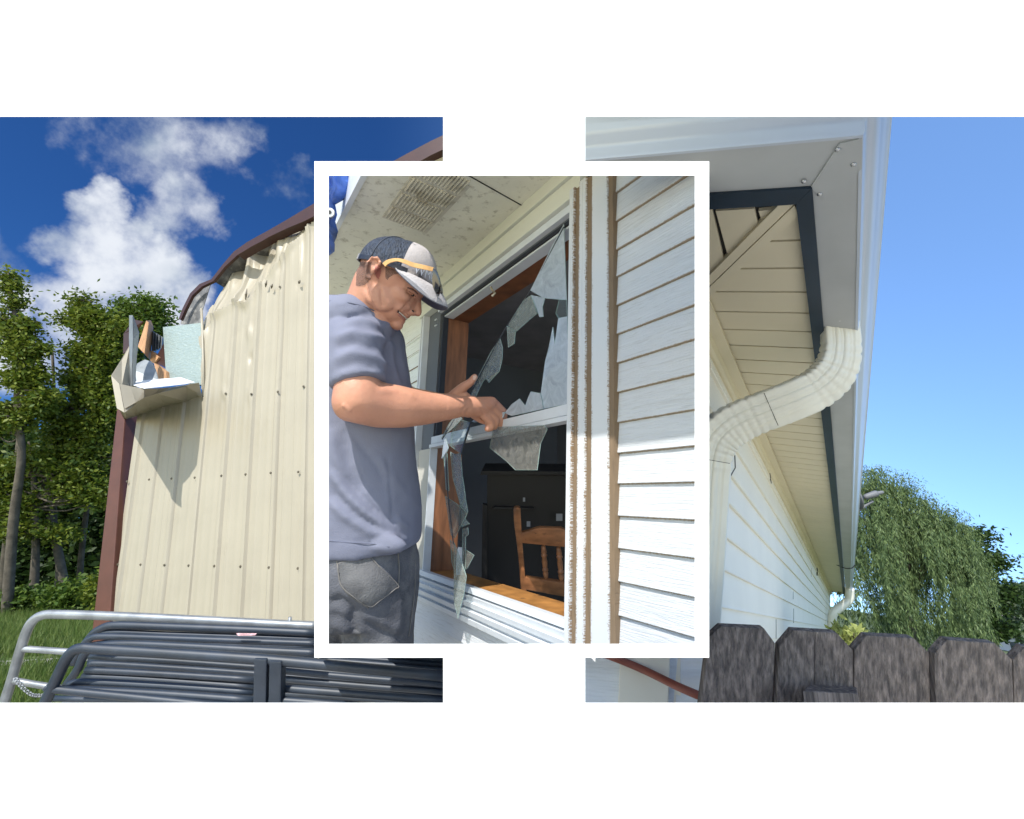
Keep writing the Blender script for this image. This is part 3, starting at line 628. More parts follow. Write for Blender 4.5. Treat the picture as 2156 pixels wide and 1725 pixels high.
def build_house():
    # gutter trough: bottom, moulded outer face, mitre strip with rivets
    mb = MB(); mb.prism([sp_(1215, 338), sp_(1816, 284), sp_(1710, 398), sp_(1215, 428)], RU * .006)
    mb.prism([sp_(1816, 284), sp_(1789, 1247), sp_(1781, 1251), sp_(1710, 398)], RU * .006); g = RC('gutter', mb, M_gbot)
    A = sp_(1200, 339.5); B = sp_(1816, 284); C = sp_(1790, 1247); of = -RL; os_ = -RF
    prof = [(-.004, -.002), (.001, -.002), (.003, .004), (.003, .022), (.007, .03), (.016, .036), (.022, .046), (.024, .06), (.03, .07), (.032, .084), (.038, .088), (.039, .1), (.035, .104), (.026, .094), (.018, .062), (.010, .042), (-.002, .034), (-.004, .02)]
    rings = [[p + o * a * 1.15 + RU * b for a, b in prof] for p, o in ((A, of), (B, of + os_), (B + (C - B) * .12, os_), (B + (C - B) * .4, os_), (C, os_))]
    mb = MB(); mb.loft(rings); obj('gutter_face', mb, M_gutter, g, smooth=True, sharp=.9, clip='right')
    def polystrip(n, pts, off, d, m, **k):
        mb = MB(); mb.prism([sp_(x, y, off) for x, y in pts], RU * d); return RC(n, mb, m, **k)
    mb = MB(); mb.prism([sp_(x, y, -.003) for x, y in ((1739, 423), (1706, 396), (1768, 303), (1815, 292), (1814, 356))], RU * .003); obj('mitre_strip', mb, M_gbot, g)
    M_riv = M('rivet_metal', (.5, .5, .5), .25, metal=.8)
    for x, y in ((1764, 315), (1797, 346), (1693, 382), (1726, 409)):
        mb = MB(); mb.ell(sp_(x, y, -.003), (.005, .005, .004), None, 10, 6); obj('rivet', mb, M_riv, g, smooth=True)
    mb = MB(); mb.prism([sp_(x, y, -.006) for x, y in ((1215, 428), (1709, 397), (1676, 431), (1215, 458))], RU * .05)
    mb.prism([sp_(x, y, -.006) for x, y in ((1710, 397), (1780, 1252), (1775, 1252), (1676, 431))], RU * .05); RC('fascia', mb, M_fascia)
    # soffit backing and panels
    mb = MB(); mb.prism([sp_(x, y, .02) for x, y in ((1215, 450), (1680, 425), (1777, 1252), (1746, 1244), (1554, 841), (1494, 715), (1360, 560), (1215, 640))], RU * .05); RC('soffit_backing', mb, M_seam)
    edge0 = sp_(1687, 506, .012); s0 = edge0.dot(RL); s1 = sp_(1694, 565, .012).dot(RL); s2 = sp_(1717.7, 765, .012).dot(RL)
    step = (s2 - s0) / 6.0
    def isect(p, d, a, b):                  # in the soffit plane: line p+td against a-b
        n = RU.cross(b - a); t = (a - p).dot(n) / d.dot(n); return p + d * t
    ea, eb = sp_(1676, 431, .012), sp_(1776, 1251, .012); wa, wb = sp_(1554, 841, .012), sp_(1747, 1242, .012); ma, mb_ = sp_(1680, 454, .012), sp_(1494.5, 623, .012)
    mb = MB(); k = -1; e0 = ea
    while True:
        sa = s0 + step * k + .0035; sb = s0 + step * (k + 1) - .0035
        if sa > eb.dot(RL): break
        sb = min(sb, eb.dot(RL))
        q = []
        for s in (sa, sb):
            p = ea + (eb - ea) * ((s - ea.dot(RL)) / (eb - ea).dot(RL))
            l = isect(p, RF, wa, wb); m = isect(p, RF, ma, mb_)
            inner = m if (m - p).dot(RF) < (l - p).dot(RF) and s < mb_.dot(RL) + .25 else l
            if (inner - p).dot(RF) < 0: inner = p + RF * .01
            q.append((p, inner))
        mb.prism([q[0][0], q[0][1], q[1][1], q[1][0]], RU * .008); k += 1
    for x0, x1, b0, b1 in ((1420, 1499, 1445, 1527), (1507, 1588, 1535, 1599), (1597, 1640, 1607, 1640)):
        mb.prism([sp_(x0, 445, .012), sp_(x1, 440, .012), sp_(b1, 560 if x1 < 1510 else 482 if x1 < 1600 else 440, .012), sp_(b0, 640 if x0 < 1430 else 549 if x0 < 1510 else 474, .012)], RU * .008)
    RC('soffit', mb, M_soffit)
    polystrip('mitre_trim', [(1638, 434), (1671, 431), (1440, 655), (1400, 675)], .004, .02, M_soffit)
    polystrip('mitre_trim', [(1673, 433), (1681, 454), (1445, 672), (1440, 657)], .002, .02, M_soffit)
    # siding
    hs = [wl(wp(1531, 1000.6))[1], wl(wp(1529, 1063))[1], wl(wp(1525, 1134.5))[1], wl(wp(1520, 1201.5))[1], wl(wp(1515, 1279))[1]]
    ex = (hs[0] - hs[4]) / 4; l0 = wl(wp(1440, 1250))[0]; l1 = wl(wp(1747.5, 1243))[0]; top = -.055
    mb = MB(); h = top
    edges = [hs[0] + ex * i for i in (2, 1)] + hs + [hs[4] - ex * i for i in range(1, 12)]
    edges = [e for e in edges if e < top - .01]
    prev = top
    for e in edges:
        hi = prev; lo_ = e
        mb.loft([[wq(l, hi, 0), wq(l, hi, .004), wq(l, lo_ + .012, .013), wq(l, lo_ + .003, .016), wq(l, lo_, .014), wq(l, lo_, 0)] for l in (l0, l1)])
        prev = e
    RC('siding', mb, M_siding)
    mb = MB(); mb.box(wq(l0, -2.2, -.1), RL * (l1 - l0), RU * 2.19, RN * .097); RC('wall_core', mb, M_siding)
    mb = MB(); mb.loft([[wq(l, top, 0), wq(l, top, .012), wq(l, top + .006, .02), wq(l, -.02, .02), wq(l, -.012, .05), wq(l, -.004, .05), wq(l, -.002, 0)] for l in (l0 - .3, l1)]); RC('frieze_trim', mb, M_soffit)
    for x, y0, y1 in ((1670, 1246, 1262), (1671, 1282, 1312), (1634, 1304, 1345), (1708, 1196, 1215)):
        mb = MB(); a, b = wp(x, y0, .0165), wp(x, y1, .0165); mb.tube([a, (a + b) / 2 + RN * .0005, b], .0014, 5); RC('siding_seam', mb, M_seam)
    for pts in (((1547, 955), (1548, 985), (1538, 1003)), ((1621, 997), (1624, 1018), (1622, 1010))):
        mb = MB(); mb.tube([wp(x, y, .02) for x, y in pts], .002, 5); RC('siding_seam', mb, M_seam)
    # front wall beside the downspout
    c0 = wq(l0, 0); fn = RF.cross(RU).normalized()
    if fn.dot(F_) > 0: fn = -fn
    def fw(px, py, off): return hit(px, py, c0 + fn * off, fn)
    mb = MB(); mb.hexa([fw(1200, 1360, 0), fw(1485, 1360, 0), fw(1485, 1560, 0), fw(1200, 1560, 0)], [p - fn * .05 for p in (fw(1200, 1360, 0), fw(1485, 1360, 0), fw(1485, 1560, 0), fw(1200, 1560, 0))]); RC('front_wall', mb, M('white_painted_board', (.74, .77, .8), .6, var=.05, vscale=5, bump=.5, bscale=10, stretch=(1, 1, 9)))
    q = [fw(1308, 1360, .002), fw(1412, 1360, .002), fw(1404, 1560, .002), fw(1300, 1560, .002)]
    mb = MB(); mb.hexa([p + fn * .02 for p in q], q); RC('corner_board', mb, M_siding, bevel=.003)
    return c0, fn, fw
c0, fn_, fw_ = build_house()
# downspout: a fluted rectangular pipe swept along its bends
def build_spout():
    path = [(1766, 664, 1.345), (1768, 690, 1.345), (1770, 725, 1.345), (1765, 762, 1.345), (1748, 793, 1.35), (1718, 819, 1.36), (1680, 838, 1.37), (1640, 854, 1.385), (1600, 869, 1.40), (1562, 885, 1.415), (1530, 904, 1.425), (1506, 930, 1.43), (1495, 965, 1.43), (1491, 1010, 1.425), (1487, 1080, 1.41), (1478, 1200, 1.38), (1468, 1320, 1.35), (1456, 1480, 1.32), (1450, 1560, 1.30)]
    wid = [.041, .042, .044, .048, .052, .053, .053, .053, .054, .056, .058, .058, .056, .054, .053, .053, .053, .053, .053]
    pts = spline([P(*p) for p in path], 10); ws = np.interp(np.linspace(0, 1, len(pts)), np.linspace(0, 1, len(wid)), wid)
    view = []
    base = []                                # half profile with flutes on the broad side
    flat = []
    nW = 28
    for i in range(nW + 1):
        x = -1 + 2 * i / nW; fl = -.10 * sum(math.exp(-((x - c) / .055) ** 2) for c in (-.55, -.38, .0, .17, .5, .67)); flat.append((x * .93, 1 + fl))
    ring = [(a, b * .75) for a, b in flat] + [(1.0, .66), (1.0, -.66)] + [(-a, -b * .75) for a, b in flat] + [(-1.0, -.66), (-1.0, .66)]
    rings = []; n = len(pts)
    for i, p in enumerate(pts):
        t = (pts[min(i + 1, n - 1)] - pts[max(i - 1, 0)]).normalized(); nn = (CAM - p).normalized() * .8 + RN * .35; nn = (nn - t * nn.dot(t)).normalized(); b = t.cross(nn)
        s = ws[i]
        f = i / 10
        crimp = 1.0
        if 1.6 < f < 5.4 or 7.7 < f < 12.4:
            ph = (f * 2.2) % 1.0; crimp = 1 - .075 * math.exp(-((ph - .5) / .13) ** 2)
        for (cut) in (6.9, 12.45):
            if abs(f - cut) < .06: crimp = 1.035
        rings.append([p + (b * x + nn * y * (.62 if y > 0 else .62)) * s * crimp for x, y in ring])
    mb = MB(); mb.loft(rings)
    o = obj('downspout', mb, M_spout, smooth=True, sharp=.9, clip='right'); tag(o, 'cream-white fluted downspout with two crimped elbows under the near eave corner', 'downspout', 'downspouts')
    mb = MB(); mb.ell(P(1768, 674, 1.30), (.004, .004, .004), None, 8, 6); obj('screw', mb, M('screw_zinc', (.6, .6, .6), .3, metal=.7), o)
    for i in (75, 121):
        a = rings[i]; mb = MB(); mb.tube([a[k] + (a[k] - pts[i]) * .01 for k in range(1, 29, 3)], .0008, 5, cap=False); obj('joint_seam', mb, M_seam, o, clip='right')
    z = (sp_(1788, 1240) - CAM).dot(F_)
    mb = MB(); mb.tube(spline([P(1789, 1238, z), P(1788, 1262, z), P(1776, 1274, z), P(1758, 1288, z), P(1752, 1303, z), P(1752, 1360, z)], 6), .045 * z / 5.5, 8)
    tag(obj('downspout', mb, M_spout, smooth=True), 'small far downspout bending back to the house wall beside the willow', 'downspout', 'downspouts')
build_spout()
def build_small():
    z = (sp_(1717, 1190) - CAM).dot(F_)
    ln = [(1717, 1211), (1716, 1195), (1717, 1182), (1724, 1178), (1742, 1180), (1765, 1191), (1782, 1197), (1794, 1196), (1800, 1190)]
    zz = [z * 1.0, z * 1.0, z * 1.0, z * .98, z * .96, z * .94, z * .93, z * .93, z * .93]
    mb = MB(); mb.tube(spline([P(x, y, q) for (x, y), q in zip(ln, zz)], 6), .006, 6); mb.tube([P(1719, 1193, z * .99), P(1721, 1200, z * .99), P(1720, 1212, z * .99)], .008, 6)
    tag(obj('cable', mb, M('black_cable', (.01, .01, .012), .5), smooth=True), 'thin black cable looping from the house wall to the far gutter', 'cable')
    mb = MB(); mb.tube(spline([fw_(1225, 1362, .03), fw_(1290, 1384, .03), fw_(1360, 1413, .035), fw_(1430, 1447, .12), fw_(1500, 1476, .13), fw_(1560, 1498, .13)], 8), .0095, 12)
    tag(obj('hose', mb, M('red_brown_rubber', (.25, .07, .045), .5, var=.15), smooth=True, clip='right'), 'red-brown hose running diagonally across the white wall at lower right', 'hose')
    zd = 5.2
    d = empty('satellite_dish', P(1800, 1080, zd), 'grey satellite dish on the roof edge in front of the willow', 'dish')
    Md = M('dish_grey', (.12, .125, .135), .6)
    mb = MB(); rot = Matrix.Rotation(math.radians(75), 3, 'Y') @ Matrix.Rotation(.2, 3, 'X'); mb.ell(P(1800, 1044, zd), (.15, .14, .025), rot, 20, 8); obj('reflector', mb, Md, d, smooth=True)
    mb = MB(); mb.tube(spline([P(1798, 1082, zd), P(1815, 1070, zd - .02), P(1838, 1055, zd - .04)], 4), .014, 8); obj('arm', mb, Md, d, smooth=True)
    mb = MB(); mb.caps(P(1824, 1046, zd - .04), .028, P(1843, 1040, zd - .05), .034); mb.caps(P(1843, 1040, zd - .05), .022, P(1857, 1037, zd - .06), .018); obj('receiver', mb, Md, d, smooth=True)
build_small()
# fence
M_picket = M('weathered_picket', (0.19, 0.155, 0.135), 0.85, var=0.55, vscale=8, stretch=(14, 14, .16), bump=0.8, bscale=16, col2=(0.05, 0.042, 0.04), c2=(0.42, 0.7), c2scale=9)
def build_fence():
    z = .93; cv = lambda x, y: (1224.6 + x * .432, 862.4 + y * .432)
    f = empty('picket_fence', P(1800, 3000, z), 'weathered grey-brown dog-eared picket fence across the bottom of the yard', 'fence')
    pk = [[(580, 1440), (622, 1110), (680, 1058), (890, 1068), (943, 1140), (930, 1440)], [(948, 1440), (965, 1156), (1032, 1077), (1245, 1090), (1322, 1174), (1326, 1440)],
          [(1326, 1440), (1330, 1172), (1390, 1102), (1620, 1115), (1694, 1186), (1700, 1440)], [(1727, 1440), (1720, 1190), (1783, 1123), (2016, 1140), (2098, 1220), (2106, 1440)], [(2110, 1440), (2104, 1222), (2160, 1160), (2330, 1172), (2420, 1250), (2420, 1440)]]
    for i, q in enumerate(pk):
        zz = z + (.004, 0, .006, -.004, .003)[i]; pts = [P(*cv(*p), zz) for p in q]
        for k, s in ((0, 1), (5, -1)):
            a = pts[k]; b = pts[k + s]; d = (a - b).normalized(); pts[k] = b + d * 1.2
        mb = MB()
        if i == 1:                           # split down the middle
            mx, my = (pts[2] * .5 + pts[3] * .5), None
            bm_ = pts[0] * .5 + pts[5] * .5; g = (pts[3] - pts[2]).normalized() * .0012
            mb.prism([pts[0], pts[1], pts[2], mx - g * .2, bm_ - g * 3], F_ * .017); mb.prism([bm_ + g * 3, mx + g * .2, pts[3], pts[4], pts[5]], F_ * .017)
        else: mb.prism(pts, F_ * .017)
        o = obj('picket', mb, M_picket, f, bevel=.0015)
    mb = MB(); a = [P(*cv(*p), z - .05) for p in ((1078, 1368), (1110, 1342), (1345, 1352), (1345, 1382))]
    top = [P(*cv(1078, 1372), z - .055), P(*cv(1345, 1384), z - .055), P(*cv(1340, 1352), z - .004), P(*cv(1112, 1340), z - .004)]
    mb.prism(top, Vector((0, 0, -1.2))); obj('post', mb, M_picket, f, bevel=.002)
    mb = MB(); mb.box(P(1470, 1640, z + .02), P(2290, 1660, z + .02) - P(1470, 1640, z + .02), U_ * .08, F_ * .035); obj('rail', mb, M_picket, f)
build_fence()
# greenery behind
def right_trees():
    z = 13.0; b = P(1900, 1345, z); g = Vector((b.x, b.y, ground_z(b.x, b.y)))
    e = empty('willow_tree', g, 'large weeping willow with long hanging strands behind the fence', 'tree'); r = np.random.default_rng(21)
    top = [(1765, 1030), (1800, 995), (1835, 985), (1875, 995), (1915, 1008), (1945, 1045), (1975, 1066), (2000, 1072), (2030, 1090), (2050, 1130), (2062, 1170), (2072, 1230)]
    cl = Cloud(22)
    # boughs: each carries a curtain of strands
    boughs = []
    for _ in range(190):
        px = r.uniform(1760, 2058); ty = interp(top, px); u = r.uniform(0, 1) ** 1.5; boughs.append((px, ty + 10 + u * (1275 - ty), r.uniform(-1, 1) * (.5 + 1.6 * min(1, u * 2))))
    for (bx, by, bz) in boughs:
        w = r.uniform(8, 20)
        for _ in range(int(r.uniform(5, 13))):
            ox = r.normal() * w; q = np.array(P(bx + ox, by + abs(ox) * .55 + r.uniform(-3, 3), z + bz + r.normal() * .12))
            L = r.uniform(.45, 1.5); k = int(L * 70); t = np.sort(r.uniform(0, 1, k)); sx, sy = r.normal(size=2) * .1
            pts = q + np.stack([sx * t ** 2 + r.normal(size=k) * .018, sy * t ** 2 + r.normal(size=k) * .018, -L * t], 1)
            cl.leaves(pts, .105, 2.6, .17)
    for _ in range(150):
        px = r.uniform(1778, 2050); ty = interp(top, px) + abs(r.normal()) * 22; q = np.array(P(px, ty + 4, z + r.uniform(-.6, .6)))
        cl.leaves(q + r.normal(size=(34, 3)) * np.array([.14, .14, .10]), .095, 1.2, .2)
    cl.build('foliage', leaf_mat('willow_leaf', (.04, .075, .028), (.17, .23, .085), .3), e)
    mb = MB(); tp = spline([g, P(1905, 1300, z), P(1915, 1230, z), P(1900, 1150, z), P(1895, 1080, z)], 5); mb.tube(tp, list(np.linspace(.28, .06, len(tp))), 10)
    for x, y in ((1830, 1060), (1960, 1100), (2030, 1130), (1860, 1120), (1800, 1080)): mb.tube(spline([tp[9], (tp[12] + P(x, y, z)) / 2, P(x, y, z)], 4), list(np.linspace(.12, .03, 9)), 7)
    obj('trunk', mb, M_bark, e, smooth=True)
    rg = np.random.default_rng(3)
    tree('dark round tree at the right behind the willow', (2085, 1352), [(2080, 1290), (2075, 1200)], blobs_from([(2040, 1160, 22, 22), (2065, 1180, 24, 28), (2085, 1230, 26, 28), (2075, 1280, 36, 30), (2105, 1290, 20, 34), (2060, 1320, 36, 20), (2110, 1330, 16, 10)], rg, 4), 17.0, 15000, .14, LEAF[2], 41, cluster=.24, group=None, r0=.2)
    tree('small pale distant tree at the far right edge', (2150, 1345), [(2150, 1310), (2150, 1290)], blobs_from([(2150, 1290, 14, 30), (2160, 1270, 14, 20), (2144, 1320, 12, 14)], rg, 4), 45.0, 4000, .5, leaf_mat('far_leaf', (.12, .16, .10), (.2, .25, .15)), 42, cluster=.6, group=None, r0=.3)
    # bush by the wall
    zb = 3.0; b = P(1785, 1420, zb); g = Vector((b.x, b.y, ground_z(b.x, b.y))); s = empty('bush', g, 'yellow-green bush of upright leafy stems between house wall and fence', 'bush'); cl = Cloud(50); st = MB(); r = np.random.default_rng(51)
    for i in range(26):
        x0 = r.uniform(1768, 1800); x1 = x0 + (x0 - 1784) * 1.0 + r.normal() * 6; y1 = r.uniform(1312, 1350) + abs(x1 - 1778) * .5
        a, c = P(x0, 1440, zb + r.normal() * .1), P(x1, y1, zb + r.normal() * .1); st.tube([g, a, c], [.008, .006, .003], 5)
        for t in np.linspace(.25, 1, 16): cl.leaves(np.array(a + (c - a) * t) + r.normal(size=(5, 3)) * .016, .05, -.6, .4)
    cl.build('foliage', leaf_mat('bush_leaf', (.2, .24, .05), (.42, .45, .16)), s); obj('stem', st, M_bark, s)
    # neighbour's house far right
    z = 48.0; hb = P(2160, 1375, z); h = empty('house', Vector((hb.x, hb.y, hb.z)), 'distant low white house at the far right edge beyond the fence', 'house')
    k = z / FPX; o = P(2098, 1375, z); mb = MB(); mb.box(o, R_ * 140 * k, Vector((0, 0, 34 * k)), F_ * 4); obj('wall', mb, M('far_white_wall', (.62, .6, .6), .8), h)
    mb = MB(); t = P(2092, 1341, z - .4); mb.prism([t, t + R_ * 150 * k, t + R_ * 150 * k + F_ * 2.5 + Vector((0, 0, 24 * k)), t + F_ * 2.5 + Vector((0, 0, 24 * k))], Vector((0, 0, .25))); obj('roof', mb, M('far_roof', (.2, .17, .17), .8), h)
    mb = MB(); mb.box(P(2132, 1372, z - .03), R_ * 16 * k, Vector((0, 0, 18 * k)), F_ * .1); obj('window', mb, M('far_window', (.02, .03, .035), .2), h)
right_trees()
# ---------------------------------------------------------------- centre: old mobile home with a broken window
WH = -camv(-.627, -.169, 1).normalized()        # along the wall, towards the right and the viewer
WV = camv(-.031, 3.87, 1).normalized(); WV = (WV - WH * WV.dot(WH)).normalized()
W0 = P(1200, 865, 1.2); WN = WH.cross(WV).normalized()
if WN.dot(CAM - W0) < 0: WN = -WN
def cw(px, py, off=0.0): return hit(px, py, W0 + WN * off, WN)
def ch(p): d = Vector(p) - W0; return d.dot(WH), d.dot(WV)
def cq(h, v, off=0.0): return W0 + WH * h + WV * v + WN * off
def chp(px, py, off=0.0): return ch(cw(px, py, off))

def dirt_mat(name, col, lines, width=.016, dirt=(.20, .125, .07), amount=.0, grain=False, axis=0, hl=(), fine=.35):
    m = bpy.data.materials.new(name); m.use_nodes = True; nt = m.node_tree; N = nt.nodes; L = nt.links; b = N['Principled BSDF']; b.inputs['Roughness'].default_value = .65; b.inputs['Specular IOR Level'].default_value = .3
    uv = N.new('ShaderNodeUVMap'); uv.uv_map = 'uv'; sp = N.new('ShaderNodeSeparateXYZ'); L.new(uv.outputs[0], sp.inputs[0])
    def mt(op, a, b_=0.0):
        n = N.new('ShaderNodeMath'); n.operation = op
        for i, v in enumerate((a, b_)):
            if hasattr(v, 'links'): L.new(v, n.inputs[i])
            else: n.inputs[i].default_value = v
        return n.outputs[0]
    tot = None
    for arr, out in ((lines, sp.outputs[0]), (hl, sp.outputs[1])):
        for g in arr:
            q = mt('SUBTRACT', 1.0, mt('DIVIDE', mt('ABSOLUTE', mt('SUBTRACT', out, g)), width if arr is lines else .0032))
            tot = q if tot is None else mt('MAXIMUM', tot, q)
    if tot is None: tot = mt('ADD', 0.0, 0.0)
    tot = mt('MAXIMUM', tot, 0.0)
    nz = N.new('ShaderNodeTexNoise'); nz.inputs['Scale'].default_value = 330; nz.inputs['Detail'].default_value = 5; nz.inputs['Roughness'].default_value = .7; L.new(uv.outputs[0], nz.inputs['Vector'])
    n3 = N.new('ShaderNodeTexNoise'); n3.inputs['Scale'].default_value = 26; n3.inputs['Detail'].default_value = 8; n3.inputs['Roughness'].default_value = .7; L.new(uv.outputs[0], n3.inputs['Vector'])
    s = mt('ADD', mt('MULTIPLY', tot, .50), mt('MULTIPLY', nz.outputs['Fac'], 1.0)); s = mt('ADD', s, mt('MULTIPLY', n3.outputs['Fac'], fine)); s = mt('ADD', s, amount)
    r = N.new('ShaderNodeMapRange'); r.inputs['From Min'].default_value = .93; r.inputs['From Max'].default_value = 1.03; L.new(s, r.inputs['Value'])
    x = N.new('ShaderNodeMix'); x.data_type = 'RGBA'; x.inputs['A'].default_value = (*col, 1); x.inputs['B'].default_value = (*dirt, 1); L.new(r.outputs[0], x.inputs['Factor']); L.new(x.outputs['Result'], b.inputs['Base Color'])
    hgt = mt('MULTIPLY', r.outputs[0], .5)
    if grain:
        mp = N.new('ShaderNodeMapping'); mp.inputs['Scale'].default_value = (7, 150, 1); L.new(uv.outputs[0], mp.inputs[0])
        g = N.new('ShaderNodeTexNoise'); g.inputs['Scale'].default_value = 1.6; g.inputs['Detail'].default_value = 7; g.inputs['Distortion'].default_value = 1.2; L.new(mp.outputs[0], g.inputs['Vector'])
        w = N.new('ShaderNodeMapRange'); w.inputs['From Min'].default_value = .44; w.inputs['From Max'].default_value = .56; L.new(g.outputs['Fac'], w.inputs['Value'])
        hgt = mt('ADD', hgt, w.outputs[0])
        gl_ = N.new('ShaderNodeMapRange'); gl_.inputs['From Min'].default_value = .56; gl_.inputs['From Max'].default_value = .66; gl_.inputs['To Max'].default_value = .3; L.new(g.outputs['Fac'], gl_.inputs['Value'])
        y = N.new('ShaderNodeMix'); y.data_type = 'RGBA'; L.new(gl_.outputs[0], y.inputs['Factor']); L.new(x.outputs['Result'], y.inputs['A']); y.inputs['B'].default_value = (.26, .25, .23, 1); L.new(y.outputs['Result'], b.inputs['Base Color'])
    bp = N.new('ShaderNodeBump'); bp.inputs['Strength'].default_value = .55; bp.inputs['Distance'].default_value = .0011; L.new(hgt, bp.inputs['Height']); L.new(bp.outputs[0], b.inputs['Normal'])
    return m
WUV = lambda co: ch(co)
WHITE = (.56, .58, .60)
XR = {k: chp(px, 826, .022)[0] for k, px in dict(a=1199, b=1210, c=1217, d=1233.5, e=1243, f=1278, g=1286.5).items()}
hL = chp(911, 940)[0]; hLo = chp(876, 950)[0]; vS = chp(1078, 1266)[1]; vH = chp(1078, 556)[1]
JV = chp(1078, 471)[1]
LAPS = [chp(*p)[1] for p in ((1267, 432), (1271.7, 487), (1275, 543.5), (1275, 598.5), (1279.6, 655), (1282.5, 713), (1284.5, 771.7), (1287.4, 831.4), (1291, 893), (1292.6, 956.6), (1295.5, 1020), (1299.9, 1087), (1304, 1155), (1307, 1225), (1310, 1297.4), (1313, 1372))]
M_side = dirt_mat('hardboard_siding', WHITE, [chp(1288, 826, .006)[0]], .028, grain=True, hl=LAPS, amount=.01, dirt=(.30, .24, .17))
M_sidel = dirt_mat('hardboard_siding_plain', (.70, .73, .70), [], .02, grain=True, hl=LAPS, amount=-.03)
M_trim = dirt_mat('dirty_white_trim', WHITE, [(XR['b'] + XR['c']) / 2, (XR['d'] + XR['e']) / 2, XR['g'] - .003], .019, amount=.01, dirt=(.22, .15, .09))
M_mud = dirt_mat('mud_groove', (.19, .135, .085), [], amount=.12, dirt=(.11, .075, .045))
M_head = dirt_mat('mildewed_trim', (.60, .61, .54), [], amount=.0, dirt=(.33, .32, .20), fine=.55)
M_ltrim = dirt_mat('dirt_streaked_trim', (.45, .43, .38), [], amount=.12, dirt=(.10, .08, .06))
M_frame = M('white_window_frame', (.58, .61, .64), .4, var=.05, vscale=20, col2=(.45, .42, .36), c2=(.66, .74), c2scale=60)
M_gasket = M('black_gasket', (.012, .014, .02), .6)
M_wood = M('stained_wood', (.21, .085, .035), .5, var=.35, vscale=4, stretch=(14, 14, 1.6), detail=8)
M_woodh = M('stained_wood_head', (.16, .06, .025), .5, var=.35, vscale=5, stretch=(3, 3, 14), detail=8)
M_sill = M('orange_wood_sill', (.33, .15, .04), .5, var=.35, vscale=6, stretch=(3, 3, 8), col2=(.10, .05, .02), c2=(.6, .66), c2scale=9)
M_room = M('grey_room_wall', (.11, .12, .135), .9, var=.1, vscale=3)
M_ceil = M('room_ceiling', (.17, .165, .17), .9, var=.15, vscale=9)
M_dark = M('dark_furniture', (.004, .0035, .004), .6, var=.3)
mobile = empty('mobile_home', cq(.0, vS - .3, 0) * 1, 'white mobile home with mud-streaked trim, soffit vent and a shattered window', 'mobile home')
def cbox(mb, h0, h1, v0, v1, o0, o1): mb.box(cq(h0, v0, o0), WH * (h1 - h0), WV * (v1 - v0), WN * (o1 - o0)); return mb
def CP(n, mb, m, parent=None, **k):
    k.setdefault('clip', 'centre'); return obj(n, mb, m, parent or mobile, uvf=WUV, **k)
def lap_boards(h0, h1, edges, top, name, mat):
    mb = MB(); prev = top
    for e in edges:
        mb.loft([[cq(h, prev, -.004), cq(h, prev, .001), cq(h, e + .010, .0055), cq(h, e + .002, .0070), cq(h, e, .0055), cq(h, e, -.004)] for h in (h0, h1)]); prev = e
    return CP(name, mb, mat)
vbot = chp(1200, 1420)[1]
